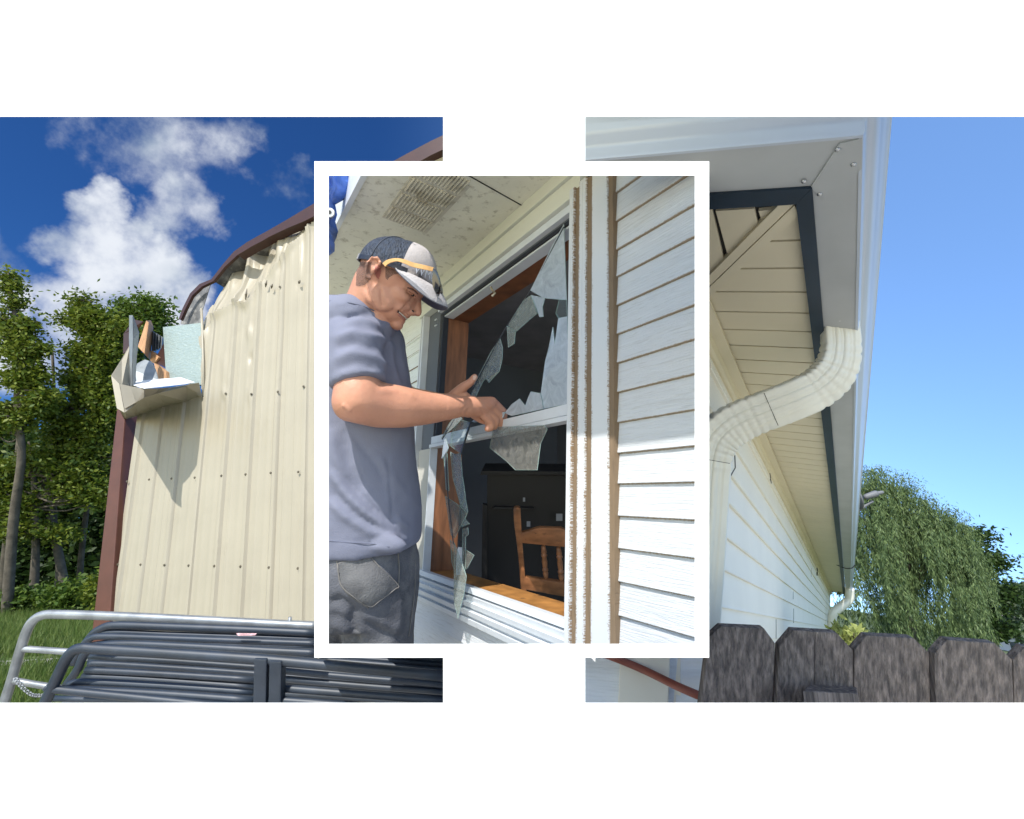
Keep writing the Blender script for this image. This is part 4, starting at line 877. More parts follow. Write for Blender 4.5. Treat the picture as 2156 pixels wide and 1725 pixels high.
def house_centre():
    lap_boards(XR['g'] - .035, chp(1500, 826)[0], LAPS, LAPS[0] + .075, 'siding', M_side)
    ex = (LAPS[4] - LAPS[9]) / 5
    lap_boards(hLo - .62, hLo + .004, [LAPS[2] + ex * k for k in range(2, -16, -1)], JV - .02, 'siding', M_sidel)
    core = MB()
    cbox(core, XR['a'] + .004, chp(1500, 826)[0], vbot - .1, JV + .02, -.09, -.0045); CP('wall_core', core, M_room)
    core = MB(); cbox(core, hLo - .62, hL - .012, vbot - .1, JV + .02, -.09, -.0045); CP('wall_core', core, M_room)
    core = MB(); cbox(core, hL - .012, XR['a'] + .01, vbot - .1, vS - .012, -.09, -.0045); CP('wall_core', core, M_room)
    core = MB(); cbox(core, hL - .012, XR['a'] + .01, vH + .012, JV + .02, -.09, -.0045); CP('wall_core', core, M_room)
    # right-hand trim: boards with muddy channels between
    vt = chp(1198, 429)[1]; v2 = chp(1224, 400)[1]; v3 = JV
    for h0, h1, t, o in ((XR['a'], XR['b'], vt + .004, .030), (XR['c'], XR['d'], v2, .024), (XR['e'], XR['f'], v3, .020)):
        mb = MB(); n = 60
        rings = []
        for i in range(n + 1):
            v = vbot + (t - vbot) * i / n; w = .0005 * mnoise.noise((h0 * 50, v * 9, 1)); a, b = h0 + w, h1 + .0008 * mnoise.noise((h1 * 50, v * 12, 5))
            m_ = (a + b) / 2
            rings.append([cq(a, v, 0), cq(a, v, o - .002), cq(a + .001, v, o), cq(m_ - .0008, v, o), cq(m_, v, o - .0015 if h1 != XR['f'] else o), cq(m_ + .0008, v, o), cq(b - .001, v, o), cq(b, v, o - .002), cq(b, v, 0)])
        mb.loft(rings); CP('side_trim', mb, M_trim)
    for h0, h1, t, o in ((XR['b'], XR['c'], vt, .0205), (XR['d'], XR['e'], v2 - .003, .0165), (XR['f'], XR['g'] + .001, v3, .0125)):
        mb = MB(); n = 260; rings = []
        for i in range(n + 1):
            v = vbot + (t - vbot) * i / n; q = [o + .003 + .0015 * mnoise.noise((v * 25, k * 2.0, h0 * 40)) for k in range(4)]
            rings.append([cq(h0 - .001, v, 0), cq(h0 - .001, v, q[0]), cq(h0 * .65 + h1 * .35, v, q[1]), cq(h0 * .35 + h1 * .65, v, q[2]), cq(h1 + .001, v, q[3]), cq(h1 + .001, v, 0)])
        mb.loft(rings); CP('mud_channel', mb, M_mud)
    # head trim above the window
    va, vb, vc = chp(1078, 494)[1], chp(1078, 530)[1], chp(1078, 546)[1]
    mb = MB(); cbox(mb, hLo - .05, XR['e'] - .001, va, JV + .01, -.004, .030); CP('head_trim', mb, M_head)
    mb = MB(); cbox(mb, hLo, XR['c'] - .001, vb, va - .001, -.004, .020); cbox(mb, hLo, XR['a'] - .0005, vb - .004, vb - .0005, -.004, .026); CP('head_trim', mb, M_head)
    # window: frame, gasket, meeting rail
    win = empty('window', Vector((0, 0, 0)), None, None); win.parent = mobile; win.location = cq((hL + XR['a']) / 2, vS, 0) - mobile.location
    mb = MB(); cbox(mb, hL - .004, XR['a'], vc, vb - .0045, -.03, .012); CP('frame', mb, M_frame, win)
    mb = MB(); cbox(mb, hL + .012, XR['a'] - .002, vH + .002, vc - .0005, -.03, -.006); cbox(mb, hL + .001, hL + .011, vS + .5, vc - .001, -.03, -.008); CP('gasket', mb, M_gasket, win)
    mb = MB(); cbox(mb, hL + .010, XR['a'], vH - .004, vH + .0015, -.05, -.012); CP('frame', mb, M_frame, win)
    vr0, vr1, vr2 = chp(1200, 887)[1], chp(1200, 874)[1], chp(1200, 851)[1]
    mb = MB(); cbox(mb, hL - .004, XR['a'], vr1, vr2, -.02, .006); cbox(mb, hL - .006, XR['a'], vr0, vr1 - .003, -.02, .012); cbox(mb, hL - .003, XR['a'], vr1 - .003, vr1, -.02, .002); CP('meeting_rail', mb, M_frame, win)
    mb = MB(); cbox(mb, hLo + .034, hLo + .046, vS - .02, vb - .005, -.02, .022); cbox(mb, hLo + .004, hLo + .012, vS - .02, vb - .005, -.02, .018); CP('side_frame', mb, M_frame, win)
    mb = MB(); cbox(mb, hLo + .0125, hLo + .0335, vS - .02, vb - .005, -.02, .012); cbox(mb, hLo + .0465, hL - .0045, vS - .005, vr0 - .001, -.02, .004); CP('dirty_side_frame', mb, M_ltrim, win)
    mb = MB(); cbox(mb, hL - .004, hL + .002, vS - .004, vr0 - .001, -.02, .009); CP('side_frame', mb, M_frame, win)
    # reveal: jamb, head, sill boards
    D = .125
    mb = MB(); cbox(mb, hL - .02, hL + .0005, vS - .02, vH, -D, -.021); j = CP('jamb', mb, M_wood, win)
    mb = MB(); cbox(mb, hL + .001, XR['a'] + .02, vH - .0005, vH + .02, -D, -.051); CP('head_board', mb, M_woodh, win)
    mb = MB(); cbox(mb, hL - .02, XR['a'] + .03, vS - .02, vS - .001, -D, -.006); CP('sill_board', mb, M_sill, win)
    mb = MB()
    e = [(vS + .004, .016), (vS - .012, .020), (vS - .0125, .006), (vS - .018, .006), (vS - .019, .024), (vS - .033, .020), (vS - .034, .030), (vS - .048, .026), (vS - .049, .018), (vS - .055, .018), (vS - .056, .034), (vS - .070, .030), (vS - .071, .020), (vS - .078, .020), (vS - .079, .030), (vS - .094, .026), (vS - .095, .012), (vS - .1, .006)]
    mb.loft([[cq(h, vS + .004, -.005)] + [cq(h, v, o) for v, o in e] + [cq(h, vS - .1, -.005)] for h in (hLo - .05, XR['a'] + .002)]); CP('sill_moulding', mb, M_frame, win)
    lap_boards(hLo - .62, XR['a'] + .002, [vS - .1 - ex * k for k in range(1, 6)], vS - .1, 'siding', M_side)
    mb = MB(); mb.box(cw(924, 690, -.02), WH * .018, WV * .020, WN * .004); mb.box(cw(924, 690, -.02), WH * .018, WV * .004, WN * .02); mb.box(cw(924, 678, -.02), WH * .018, WV * .004, WN * .02); CP('latch', mb, M_frame, win)
    mb = MB(); c = P(1033, 604, 1.57); mb.tube([c, c + U_ * -.012 + R_ * .006, c - U_ * .02 + R_ * .014, c - U_ * .03 + R_ * .004], .004, 6); CP('hook', mb, M('brass_hook', (.4, .35, .25), .35, metal=.7), win)
    # room behind
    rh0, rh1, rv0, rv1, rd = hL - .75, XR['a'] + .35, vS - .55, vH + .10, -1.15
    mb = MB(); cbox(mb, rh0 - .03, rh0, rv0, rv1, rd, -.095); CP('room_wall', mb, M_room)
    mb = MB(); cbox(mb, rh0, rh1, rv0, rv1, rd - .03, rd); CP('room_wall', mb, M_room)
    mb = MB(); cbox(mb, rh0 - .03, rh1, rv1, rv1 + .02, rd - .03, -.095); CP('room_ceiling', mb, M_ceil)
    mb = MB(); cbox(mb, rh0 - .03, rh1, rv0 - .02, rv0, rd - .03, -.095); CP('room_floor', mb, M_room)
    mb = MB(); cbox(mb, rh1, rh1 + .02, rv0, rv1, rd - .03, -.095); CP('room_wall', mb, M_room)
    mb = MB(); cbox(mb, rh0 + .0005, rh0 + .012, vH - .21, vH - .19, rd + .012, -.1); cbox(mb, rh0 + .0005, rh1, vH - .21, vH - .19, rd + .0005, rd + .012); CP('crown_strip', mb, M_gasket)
house_centre()

# soffit, fascia, tarp, vent
SJ = cw(1078, 471); 
def so(px, py, off=0.0): return hit(px, py, SJ - WV * off, WV)
OUT = (so(770, 372) - SJ).dot(WN)
M_sof = M('mildewed_plywood_soffit', (.70, .68, .57), .8, var=.1, vscale=5, bump=.35, bscale=16, col2=(.36, .33, .25), c2=(.54, .72), c2scale=34, stretch=(1, 1, 1))
def soffit():
    def sq(a, b, o=0.0): return SJ + WH * a + WN * b + WV * o
    a0, a1 = -1.6, 1.25
    far = [n for n in cone_clip('centre')]
    pieces = []
    left = far[0]
    k = lambda p: (p - CX) / FPX; q = lambda p: (CY - p) / FPX
    near = -Vector((0, 1, 0))
    for pl in ([left, far[2], far[1]], [left, camv(0, -1, q(236))], [camv(-1, 0, k(946)), camv(1, 0, -k(1221)), camv(0, 1, -q(236)), camv(0, -1, q(354))]):
        for (nm, b0, b1, o0, o1, mt) in (('soffit', -.01, OUT, 0, .02, M_sof), ('fascia', OUT + .0005, OUT + .016, -.012, .10, M_frame), ('roof', -.05, OUT + .03, .12, .135, M_head)):  # unseen flat roof deck added to stop sunlight leaking past the soffit
            mb = MB(); mb.box(sq(a0, b0, o0), WH * (a1 - a0), WN * (b1 - b0), WV * (o1 - o0))
            bm = bmesh.new(); me = bpy.data.meshes.new('t'); me.from_pydata([tuple(v) for v in mb.v], [], mb.f); bm.from_mesh(me)
            clip_bm(bm, pl)
            r = bmesh.ops.bisect_plane(bm, geom=bm.verts[:] + bm.edges[:] + bm.faces[:], plane_co=Vector((0, .14, 0)), plane_no=near, clear_outer=True)
            ed = [e for e in r['geom_cut'] if isinstance(e, bmesh.types.BMEdge) and e.is_boundary]
            if ed: bmesh.ops.holes_fill(bm, edges=ed, sides=0)
            bm.verts.index_update(); pieces.append((nm, [v.co.copy() for v in bm.verts], [[v.index for v in f.verts] for f in bm.faces], mt)); bm.free()
    for nm in ('soffit', 'fascia', 'roof'):
        mb = MB(); mt = None
        for p in pieces:
            if p[0] == nm: mb.add(p[1], p[2]); mt = p[3]
        obj(nm, mb, mt, mobile)
    mb = MB(); mb.tube([so(985, 369, .001), so(1113, 441, .001)], .0018, 6); CP('soffit_seam', mb, M_seam)
    # vent
    A, B, C, D_ = so(867, 369, 0), so(997, 380, 0), so(897, 491, 0), so(804, 456, 0)
    A2 = A + (A - D_) * .25; B2 = B + (B - C) * .25
    ea = (C - D_); eb = (A2 - D_); n = -WV
    Mv = M('vent_plastic', (.52, .49, .40), .6, var=.2, vscale=20, col2=(.28, .24, .16), c2=(.55, .7), c2scale=12)
    mb = MB(); mb.prism([D_, C, C + eb, A2], n * .003); v = CP('soffit_vent', mb, Mv)
    for bank in range(4):
        b0 = .05 + bank * .27 - .02; mb = MB()
        for i in range(13):
            t = .06 + i * .07
            p = D_ + ea * t + eb * b0 + n * .003; q2 = D_ + ea * t + eb * (b0 + .22) + n * .003
            mb.tube([p, q2], .0045, 6, ref=n)
        CP('louvre_bank', mb, Mv, v)
    # tarp
    r = 12; mb = MB(); grid = []
    for i in range(r + 1):
        row = []
        for j in range(15):
            s, t = i / r, j / 14; z = 1.75
            x0 = interp([(340, 668), (500, 668), (570, 655)], 340 + 200 * t); x1 = interp([(330, 765), (372, 741), (430, 716), (480, 700), (520, 692), (570, 672)], 330 + 210 * t)
            y = 335 + 205 * t; p = P(x0 + (x1 - x0) * s, y, 1.39 + .14 * s)
            row.append(p + WN * .05 * mnoise.noise((s * 4, t * 5, 2)) + F_ * .03 * mnoise.noise((s * 7, t * 9, 5)))
        grid.append(row)
    mb.add([p for row in grid for p in row], [(i * 15 + j, (i + 1) * 15 + j, (i + 1) * 15 + j + 1, i * 15 + j + 1) for i in range(r) for j in range(14)])
    mb.add([p - F_ * .003 for row in grid for p in row], [(i * 15 + j, i * 15 + j + 1, (i + 1) * 15 + j + 1, (i + 1) * 15 + j) for i in range(r) for j in range(14)])
    t = obj('tarp', mb, M('blue_tarp', (.07, .17, .58), .35, var=.2, vscale=30, bump=.4, bscale=40), smooth=True, clip='centre', recalc=False, fill=False)
    tag(t, 'crumpled blue tarp hanging over the roof edge, top left of the framed scene', 'tarp')
    mb = MB(); g = P(696, 449, 1.33); mb.tube([g, g - F_ * .006], [.012, .012], 14); obj('grommet', mb, M_frame, t)
    mb = MB(); mb.tube([g - F_ * .0062, g - F_ * .008], [.005, .005], 10); obj('grommet_hole', mb, M_gasket, t)
soffit()

# chair behind the window, things on the sill
M_chair = M('chair_pine', (.24, .10, .04), .45, var=.35, vscale=5, stretch=(3, 3, 12), col2=(.10, .04, .02), c2=(.6, .7), c2scale=6)
def room_things():
    def cz(px): return 1.655 - (px - 1081) / 132 * .14
    def Q(px, py, d=0): return P(px, py, cz(px) + d)
    c = empty('chair', P(1150, 1330, 1.6), 'pine dining chair with turned spindles just inside the broken window', 'chair')
    def plank(n, front, t, bev=.004):
        mb = MB(); mb.prism([Q(*p) for p in front], F_ * t); return obj(n, mb, M_chair, c, bevel=bev, smooth=True, sharp=.6)
    plank('post', [(1081, 1078), (1083, 1070), (1090, 1068), (1096, 1072), (1097, 1095), (1099, 1130), (1103, 1180), (1110, 1262), (1098, 1262), (1092, 1180), (1086, 1130), (1082, 1100)], .04)
    plank('top_rail', [(1096, 1122), (1112, 1119), (1126, 1114), (1138, 1111), (1182, 1112.5), (1192, 1117), (1208, 1123), (1222, 1126), (1222, 1156), (1096, 1144)], .03)
    plank('lower_rail', [(1104, 1216), (1222, 1232), (1222, 1264), (1105, 1242)], .03)
    for x0, y0, x1, y1 in ((1144, 1149, 1150, 1223), (1176, 1152, 1183, 1228)):
        prof = [(0, 4.2), (.08, 4.6), (.2, 6), (.235, 4.6), (.25, 6.3), (.3, 6.3), (.33, 4.6), (.45, 6), (.6, 5.2), (.64, 4.6), (.66, 6.3), (.72, 6.3), (.745, 4.6), (.78, 6), (.92, 4.6), (1, 3.8)]
        a, b = Q(x0, y0, .015), Q(x1, y1, .015); mb = MB(); mb.tube([a + (b - a) * t for t, _ in prof], [r * 1.6 / FPX for _, r in prof], 14); obj('spindle', mb, M_chair, c, smooth=True)
    mb = MB(); mb.prism([Q(1118, 1268, .01), Q(1222, 1290, .01), Q(1235, 1345, -.15), Q(1110, 1330, -.15)], Vector((0, 0, -.03))); obj('seat', mb, M('teal_cushion', (.02, .07, .08), .8), c)
    # spray can
    b = cw(966, 1226, -.085); e = empty('spray_can', b, 'white spray can with black cap on the window sill behind the shards', 'can')
    r = .0125; mb = MB(); mb.tube([b, b + WV * .10, b + WV * .115, b + WV * .12], [r, r, r * .8, r * .7], 16); obj('body', mb, M('can_white', (.7, .7, .72), .3, var=.15, vscale=60, stretch=(1, 1, 6)), e, smooth=True, sharp=.5)
    mb = MB(); mb.tube([b + WV * .1205, b + WV * .137, b + WV * .142], [r * .8, r * .8, r * .6], 14); obj('cap', mb, M_gasket, e, smooth=True, sharp=.5)
    p = cw(1005, 1240, -.05); mb = MB(); mb.caps(p, .004, p + WH * .022 - WV * .001, .0045); mb.tube([p + WH * .026, p + WH * .034], .0015, 6); tag(obj('plastic_clip', mb, M_gasket), 'small black plastic clip lying on the orange window sill', 'clip')
    # dark furniture deep in the room
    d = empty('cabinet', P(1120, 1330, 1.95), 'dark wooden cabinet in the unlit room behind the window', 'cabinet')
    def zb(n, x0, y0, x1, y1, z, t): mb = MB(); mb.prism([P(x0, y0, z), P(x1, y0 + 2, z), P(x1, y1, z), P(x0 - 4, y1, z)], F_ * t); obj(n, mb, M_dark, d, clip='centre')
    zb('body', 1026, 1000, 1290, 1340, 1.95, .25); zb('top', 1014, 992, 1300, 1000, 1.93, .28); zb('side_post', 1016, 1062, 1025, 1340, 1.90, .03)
    zb('shelf', 1040, 1068, 1125, 1073, 1.91, .03)
    for x, y, w, h_ in ((1109, 1098, 8, 12), (1171, 1082, 14, 16), (1194, 1202, 18, 18), (1101, 1048, 5, 9)):
        q = P(x, y, 1.9); mb = MB(); mb.box(q, R_ * w * .0017, U_ * -h_ * .0017, F_ * .002); tag(obj('paper_note', mb, M('grey_paper', (.22, .23, .25), .9)), {1109: 'small pale paper note to the left of centre above the chair back', 1171: 'tilted pale paper note above the middle of the chair back', 1194: 'pale paper seen low behind the right chair spindle', 1101: 'tiny upright pale tag highest in the dark room'}[x], 'paper')
room_things()

# broken glass held together by its film
def glass_mat(name, dust, tint, gl=.07, lo=.55, hi=1.5, sc=70):
    m = bpy.data.materials.new(name); m.use_nodes = True; nt = m.node_tree; N = nt.nodes; L = nt.links; b = N['Principled BSDF']
    b.inputs['Base Color'].default_value = (*tint, 1); b.inputs['Roughness'].default_value = .5; b.inputs['Specular IOR Level'].default_value = .2
    t = N.new('ShaderNodeBsdfTransparent'); t.inputs['Color'].default_value = (.9, .94, .93, 1)
    s = N.new('ShaderNodeMixShader'); tc = N.new('ShaderNodeTexCoord'); n = N.new('ShaderNodeTexNoise'); n.inputs['Scale'].default_value = sc; n.inputs['Detail'].default_value = 9; n.inputs['Roughness'].default_value = .72; n.inputs['Distortion'].default_value = .8
    L.new(tc.outputs['Object'], n.inputs['Vector']); r = N.new('ShaderNodeMapRange'); r.inputs['From Min'].default_value = .35; r.inputs['From Max'].default_value = .75; r.inputs['To Min'].default_value = dust * lo; r.inputs['To Max'].default_value = min(1, dust * hi)
    L.new(n.outputs['Fac'], r.inputs['Value']); L.new(r.outputs[0], s.inputs[0]); L.new(t.outputs[0], s.inputs[1]); L.new(b.outputs[0], s.inputs[2])
    g = N.new('ShaderNodeBsdfGlossy'); g.inputs['Roughness'].default_value = .03; g.inputs['Color'].default_value = (.9, .95, 1, 1); s2 = N.new('ShaderNodeMixShader'); fr = N.new('ShaderNodeFresnel'); fr.inputs['IOR'].default_value = 1.0 + gl * 1.2
    L.new(fr.outputs[0], s2.inputs[0]); L.new(s.outputs[0], s2.inputs[1]); L.new(g.outputs[0], s2.inputs[2]); L.new(s2.outputs[0], N['Material Output'].inputs['Surface'])
    return m
G_dust = glass_mat('dusty_glass', .36, (.42, .45, .42), .07, .4, 1.8, 60); G_blue = glass_mat('sky_painted_glass', .62, (.62, .70, .78), .3, .75, 1.25, 22); G_clear = glass_mat('clear_glass', .10, (.4, .45, .45)); G_grey = glass_mat('grimy_glass', .36, (.26, .25, .23), .05, .3, 2.0, 55); G_edge = M('glass_edge', (.25, .36, .34), .15)  # the pale blue glass has reflected sky put into its base tint
def shards():
    grp = 'shards of the broken window'
    S = [('widest pale shard at the top right corner of the window', G_blue, [(1188, 473, -.005), (1169, 508, -.005), (1118, 612, .0), (1145, 628, .0), (1194, 632, -.005)]),
         ('tapering shard tip hanging just below the widest top shard', G_blue, [(1119, 622, .003), (1148, 628, .003), (1143, 647, .006), (1145, 667, .008), (1137, 668, .008), (1131, 650, .005)]),
         ('grey leaf-shaped shard on the slanting strip, below the widest top shard', G_dust, [(1104, 632, .004), (1119, 622, .004), (1132, 660, .01), (1113, 676, .01), (1093, 694, .01), (1084, 702, .01), (1068, 688, .006)]),
         ('short pointed shard midway down the slanting strip', G_dust, [(1068, 687, .01), (1086, 698, .012), (1084, 724, .02), (1071, 732, .02)]),
         ('long speckled shard held under the thumb', G_dust, [(1054, 713, .012), (1059, 731, .014), (1058, 757, .016), (1052, 782, .02), (1030, 806, .025), (1024, 797, .02), (1018, 803, .02), (1002, 836, .03), (988, 838, .03), (1000, 808, .025), (1036, 738, .014)]),
         ('tall blue shard standing on the rail against the right jamb', G_blue, [(1177, 671, 0), (1195, 667, 0), (1201, 850, 0), (1145, 861, .0), (1140, 828, 0), (1149, 762, 0), (1157, 731, 0), (1165, 689, 0), (1169, 726, 0)]),
         ('dark narrow shard on the right jamb between the two tall pieces', G_clear, [(1178, 632, 0), (1194, 632, 0), (1195, 667, .0), (1177, 670, .0), (1171, 660, .0)]),
         ('low jagged row of shards on the middle rail right of the fingers', G_blue, [(1064, 870, .004), (1078, 852, .004), (1095, 840, .004), (1107, 855, .004), (1113, 838, .004), (1119, 825, .004), (1139, 829, .004), (1145, 861, .004), (1078, 876, .004)]),
         ('large grimy shard hanging below the rail under the fingers', G_grey, [(1040, 900, .02), (1032, 943, .02), (1047, 955, .02), (1069, 973, .02), (1086, 990, .02), (1132, 990, .02), (1139, 935, .02), (1153, 904, .018), (1146, 896, .018)]),
         ('folded pale shard between the forearm and the rail', G_blue, [(1008, 878, .012), (1064, 868, .01), (1060, 880, .01), (1000, 890, .014), (994, 888, .014)]),
         ('slanting shard crossing the rail under the wrist', G_dust, [(962, 872, .05), (974, 882, .05), (957, 900, .055), (930, 923, .06), (946, 893, .055)]),
         ('small pale pointed shard hanging from the rail, left of the strip', G_blue, [(938, 920, .055), (945, 944, .055), (942, 952, .055), (931, 966, .06), (934, 940, .055)]),
         ('nearly clear shard over the rail, beside the dark edge', G_clear, [(967, 884, .04), (993, 890, .04), (972, 957, .045), (950, 940, .045), (951, 913, .045)]),
         ('long speckled shard hanging below the rail', G_dust, [(949, 952, .05), (960, 957, .05), (970, 954, .05), (975, 1005, .05), (981, 1047, .05), (971, 1067, .05), (954, 1005, .05)]),
         ('thin vertical sliver left of the long speckled shard', G_clear, [(935, 960, .06), (942, 955, .06), (946, 1034, .06), (940, 1031, .06)]),
         ('broad taped shard halfway down the lower pane', G_grey, [(938, 1045, .055), (961, 1060, .055), (985, 1080, .05), (958, 1133, .055), (950, 1126, .055)]),
         ('notched sliver right of the broad taped shard', G_dust, [(980, 1045, .05), (986, 1077, .05), (980, 1092, .05), (989, 1103, .05), (980, 1106, .05), (973, 1111, .05), (972, 1070, .05)]),
         ('thin strip running down beside the spray can', G_grey, [(975, 1114, .05), (986, 1111, .05), (987, 1126, .05), (981, 1130, .05), (981, 1199, .05), (974, 1180, .05)]),
         ('small square shard at the right of the strip', G_grey, [(980, 1157, .05), (999, 1169, .05), (985, 1196, .05), (981, 1199, .05)]),
         ('lowest long pointed shard, hanging in front of the sill', G_dust, [(957, 1143, .06), (970, 1175, .06), (983, 1214, .06), (978, 1250, .06), (965, 1302, .065), (957, 1267, .06)]),
         ('narrow greenish shard left of the lowest pointed one', G_clear, [(949, 1137, .06), (957, 1146, .06), (957, 1200, .06), (952, 1185, .06)])]
    for lab, m, pts in S:
        w = [cw(a, b, c) for a, b, c in pts]; mb = MB(); mb.prism(w, WN * .0022); g = tag(obj('glass_shard', mb, m), lab, 'shard', grp)
        ed = MB(); n = len(w)
        for i in range(n): ed.tube([w[i] + WN * .0011, w[(i + 1) % n] + WN * .0011], .0009 if i % 2 else .0006, 5)
        obj('broken_edge', ed, G_edge, g)
    # glazing strip pulled out of the frame, running from the top corner past the hands
    for pts, r, lab in (([(1187, 478, -.002), (1117, 613, .0), (1060, 700, .01), (1003, 805, .03), (985, 838, .04), (950, 895, .055), (931, 925, .06)], .0022, 'thin dark glazing strip slanting from the top corner of the window past the hands'),
                        ([(992, 889, .045), (982, 918, .048), (971, 957, .05)], .003, 'short dark edge strip crossing the rail under the wrist'),
                        ([(938, 955, .062), (943, 1040, .062), (948, 1090, .062), (955, 1146, .063)], .002, 'dark hanging strip joining the shards below the rail')):
        mb = MB(); mb.tube(spline([cw(*p) for p in pts], 5), r, 6); tag(obj('glazing_strip', mb, M('strip_rubber', (.03, .035, .04), .3)), lab, 'strip')
shards()
# ---------------------------------------------------------------- the man at the window
from mathutils.bvhtree import BVHTree
def fuse(mb, voxel, smooth=8, factor=.5):
    """one continuous surface out of overlapping volumes -> (verts, faces)"""
    me = bpy.data.meshes.new('t'); me.from_pydata([tuple(v) for v in mb.v], [], mb.f)
    bm = bmesh.new(); bm.from_mesh(me); bmesh.ops.recalc_face_normals(bm, faces=bm.faces[:]); bm.to_mesh(me); bm.free()
    o = bpy.data.objects.new('t', me); COL.objects.link(o)
    r = o.modifiers.new('r', 'REMESH'); r.mode = 'VOXEL'; r.voxel_size = voxel
    s = o.modifiers.new('s', 'SMOOTH'); s.factor = factor; s.iterations = smooth
    dg = bpy.context.evaluated_depsgraph_get(); ev = bpy.data.meshes.new_from_object(o.evaluated_get(dg))
    out = MB(); out.v = [v.co.copy() for v in ev.vertices]; out.f = [tuple(p.vertices) for p in ev.polygons]
    nr = [v.normal.copy() for v in ev.vertices]
    bpy.data.objects.remove(o); bpy.data.meshes.remove(ev)
    return out, nr
def seg_d(px, py, pts):
    best = (1e9, 0)
    for i in range(len(pts) - 1):
        (x0, y0), (x1, y1) = pts[i], pts[i + 1]; dx, dy = x1 - x0, y1 - y0; L2 = dx * dx + dy * dy
        t = max(0, min(1, ((px - x0) * dx + (py - y0) * dy) / L2)); d = math.hypot(px - x0 - t * dx, py - y0 - t * dy)
        if d < best[0]: best = (d, (i + t) / (len(pts) - 1))
    return best
def fold(mb, nr, folds):
    box = [(min(p[0] for p in f[0]) - 3 * f[1], max(p[0] for p in f[0]) + 3 * f[1], min(p[1] for p in f[0]) - 3 * f[1], max(p[1] for p in f[0]) + 3 * f[1]) for f in folds]
    for i, v in enumerate(mb.v):
        if nr[i].dot(CAM - v) <= 0: continue
        x, y = topx(v); h = 0
        for f, b in zip(folds, box):
            if b[0] < x < b[1] and b[2] < y < b[3]:
                d, t = seg_d(x, y, f[0])
                if d < 3 * f[1]: h += f[2] * math.exp(-(d / f[1]) ** 2) * min(1, 5 * t + .15) * min(1, 5 * (1 - t) + .15)
        mb.v[i] = v + nr[i] * h
def relax(mb, n, ok=None, fac=.5):
    bm = bmesh.new(); me = bpy.data.meshes.new('t'); me.from_pydata([tuple(v) for v in mb.v], [], mb.f); bm.from_mesh(me)
    vs = bm.verts[:] if ok is None else [v for v in bm.verts if ok(*topx(v.co))]
    for _ in range(n): bmesh.ops.smooth_vert(bm, verts=vs, factor=fac, use_axis_x=True, use_axis_y=True, use_axis_z=True)
    for i, v in enumerate(bm.verts): mb.v[i] = v.co.copy()
    bm.free()
def bvh(mb): return BVHTree.FromPolygons([tuple(v) for v in mb.v], mb.f)
def surf(t, px, py, off=0.0):
    d = ray(px, py).normalized(); h = t.ray_cast(CAM, d)
    if h[0] is None: return None
    n = h[1] if h[1].dot(d) < 0 else -h[1]
    return h[0] + n * off
def patch(t, poly, n, off, thick):           # cloth patch laid on a surface, outline in photo pixels
    xs = [p[0] for p in poly]; ys = [p[1] for p in poly]; mb = MB(); idx = {}
    x0, x1, y0, y1 = min(xs), max(xs), min(ys), max(ys)
    def vid(i, j):
        if (i, j) not in idx:
            x = x0 + (x1 - x0) * i / n; y = y0 + (y1 - y0) * j / n; p = surf(t, x, y, off)
            if p is None: return None
            idx[i, j] = len(mb.v); mb.v.append(p)
        return idx[i, j]
    for i in range(n):
        for j in range(n):
            if in_poly(x0 + (x1 - x0) * (i + .5) / n, y0 + (y1 - y0) * (j + .5) / n, poly):
                q = [vid(i, j), vid(i + 1, j), vid(i + 1, j + 1), vid(i, j + 1)]
                if None not in q: mb.f.append(tuple(q))
    return mb
def surf_tube(t, pts, r, off=0.0, n=6):
    q = [surf(t, x, y, off) for x, y in pts]; q = [p for p in q if p is not None]
    mb = MB(); mb.tube(spline(q, 4), r, n); return mb
def skin_mat():
    m = M('sunlit_skin', (.50, .245, .16), .48, var=.10, vscale=14, bump=.12, bscale=90, spec=.4, col2=(.52, .25, .175), c2=(.5, .75), c2scale=9)
    b = m.node_tree.nodes['Principled BSDF']; b.inputs['Subsurface Weight'].default_value = .12; b.inputs['Subsurface Radius'].default_value = (.012, .005, .003); return m
M_skin = skin_mat()
M_shirt = M('grey_blue_jersey', (.175, .185, .245), .8, var=.06, vscale=6, bump=.12, bscale=300, spec=.2)
M_jeans = M('faded_grey_denim', (.095, .098, .112), .85, var=.35, vscale=5, bump=.35, bscale=260, spec=.2, col2=(.20, .20, .205), c2=(.46, .70), c2scale=8)
M_stitch = M('denim_stitch', (.16, .15, .14), .8)
man = empty('person', P(800, 1500, 1.4), 'man in grey-blue T-shirt, dark jeans and trucker cap pulling broken glass from the window', 'person')
def px_caps(mb, a, b, ra, rb):               # pixels + depth, radii in pixels
    mb.caps(P(*a), ra * a[2] / FPX, P(*b), rb * b[2] / FPX)
def chain(mb, pts, rr):
    for i in range(len(pts) - 1): px_caps(mb, pts[i], pts[i + 1], rr[i], rr[i + 1])
HZ = 1.2; HC = P(797, 583, HZ + .085)
ef = (R_ * .839 - U_ * .545).normalized(); eu = (R_ * .545 + U_ * .839).normalized(); es = -F_
yaw = math.radians(6); ef, es = (ef * math.cos(yaw) - es * math.sin(yaw)), (es * math.cos(yaw) + ef * math.sin(yaw))
HR = Matrix((ef, es, eu)).transposed()
def hp(f, s, u): return HC + ef * f * 1.06 + es * s * 1.06 + eu * u * 1.06
def he(mb, c, r): mb.ell(hp(*c), tuple(x * 1.06 for x in r), HR, 24, 16)
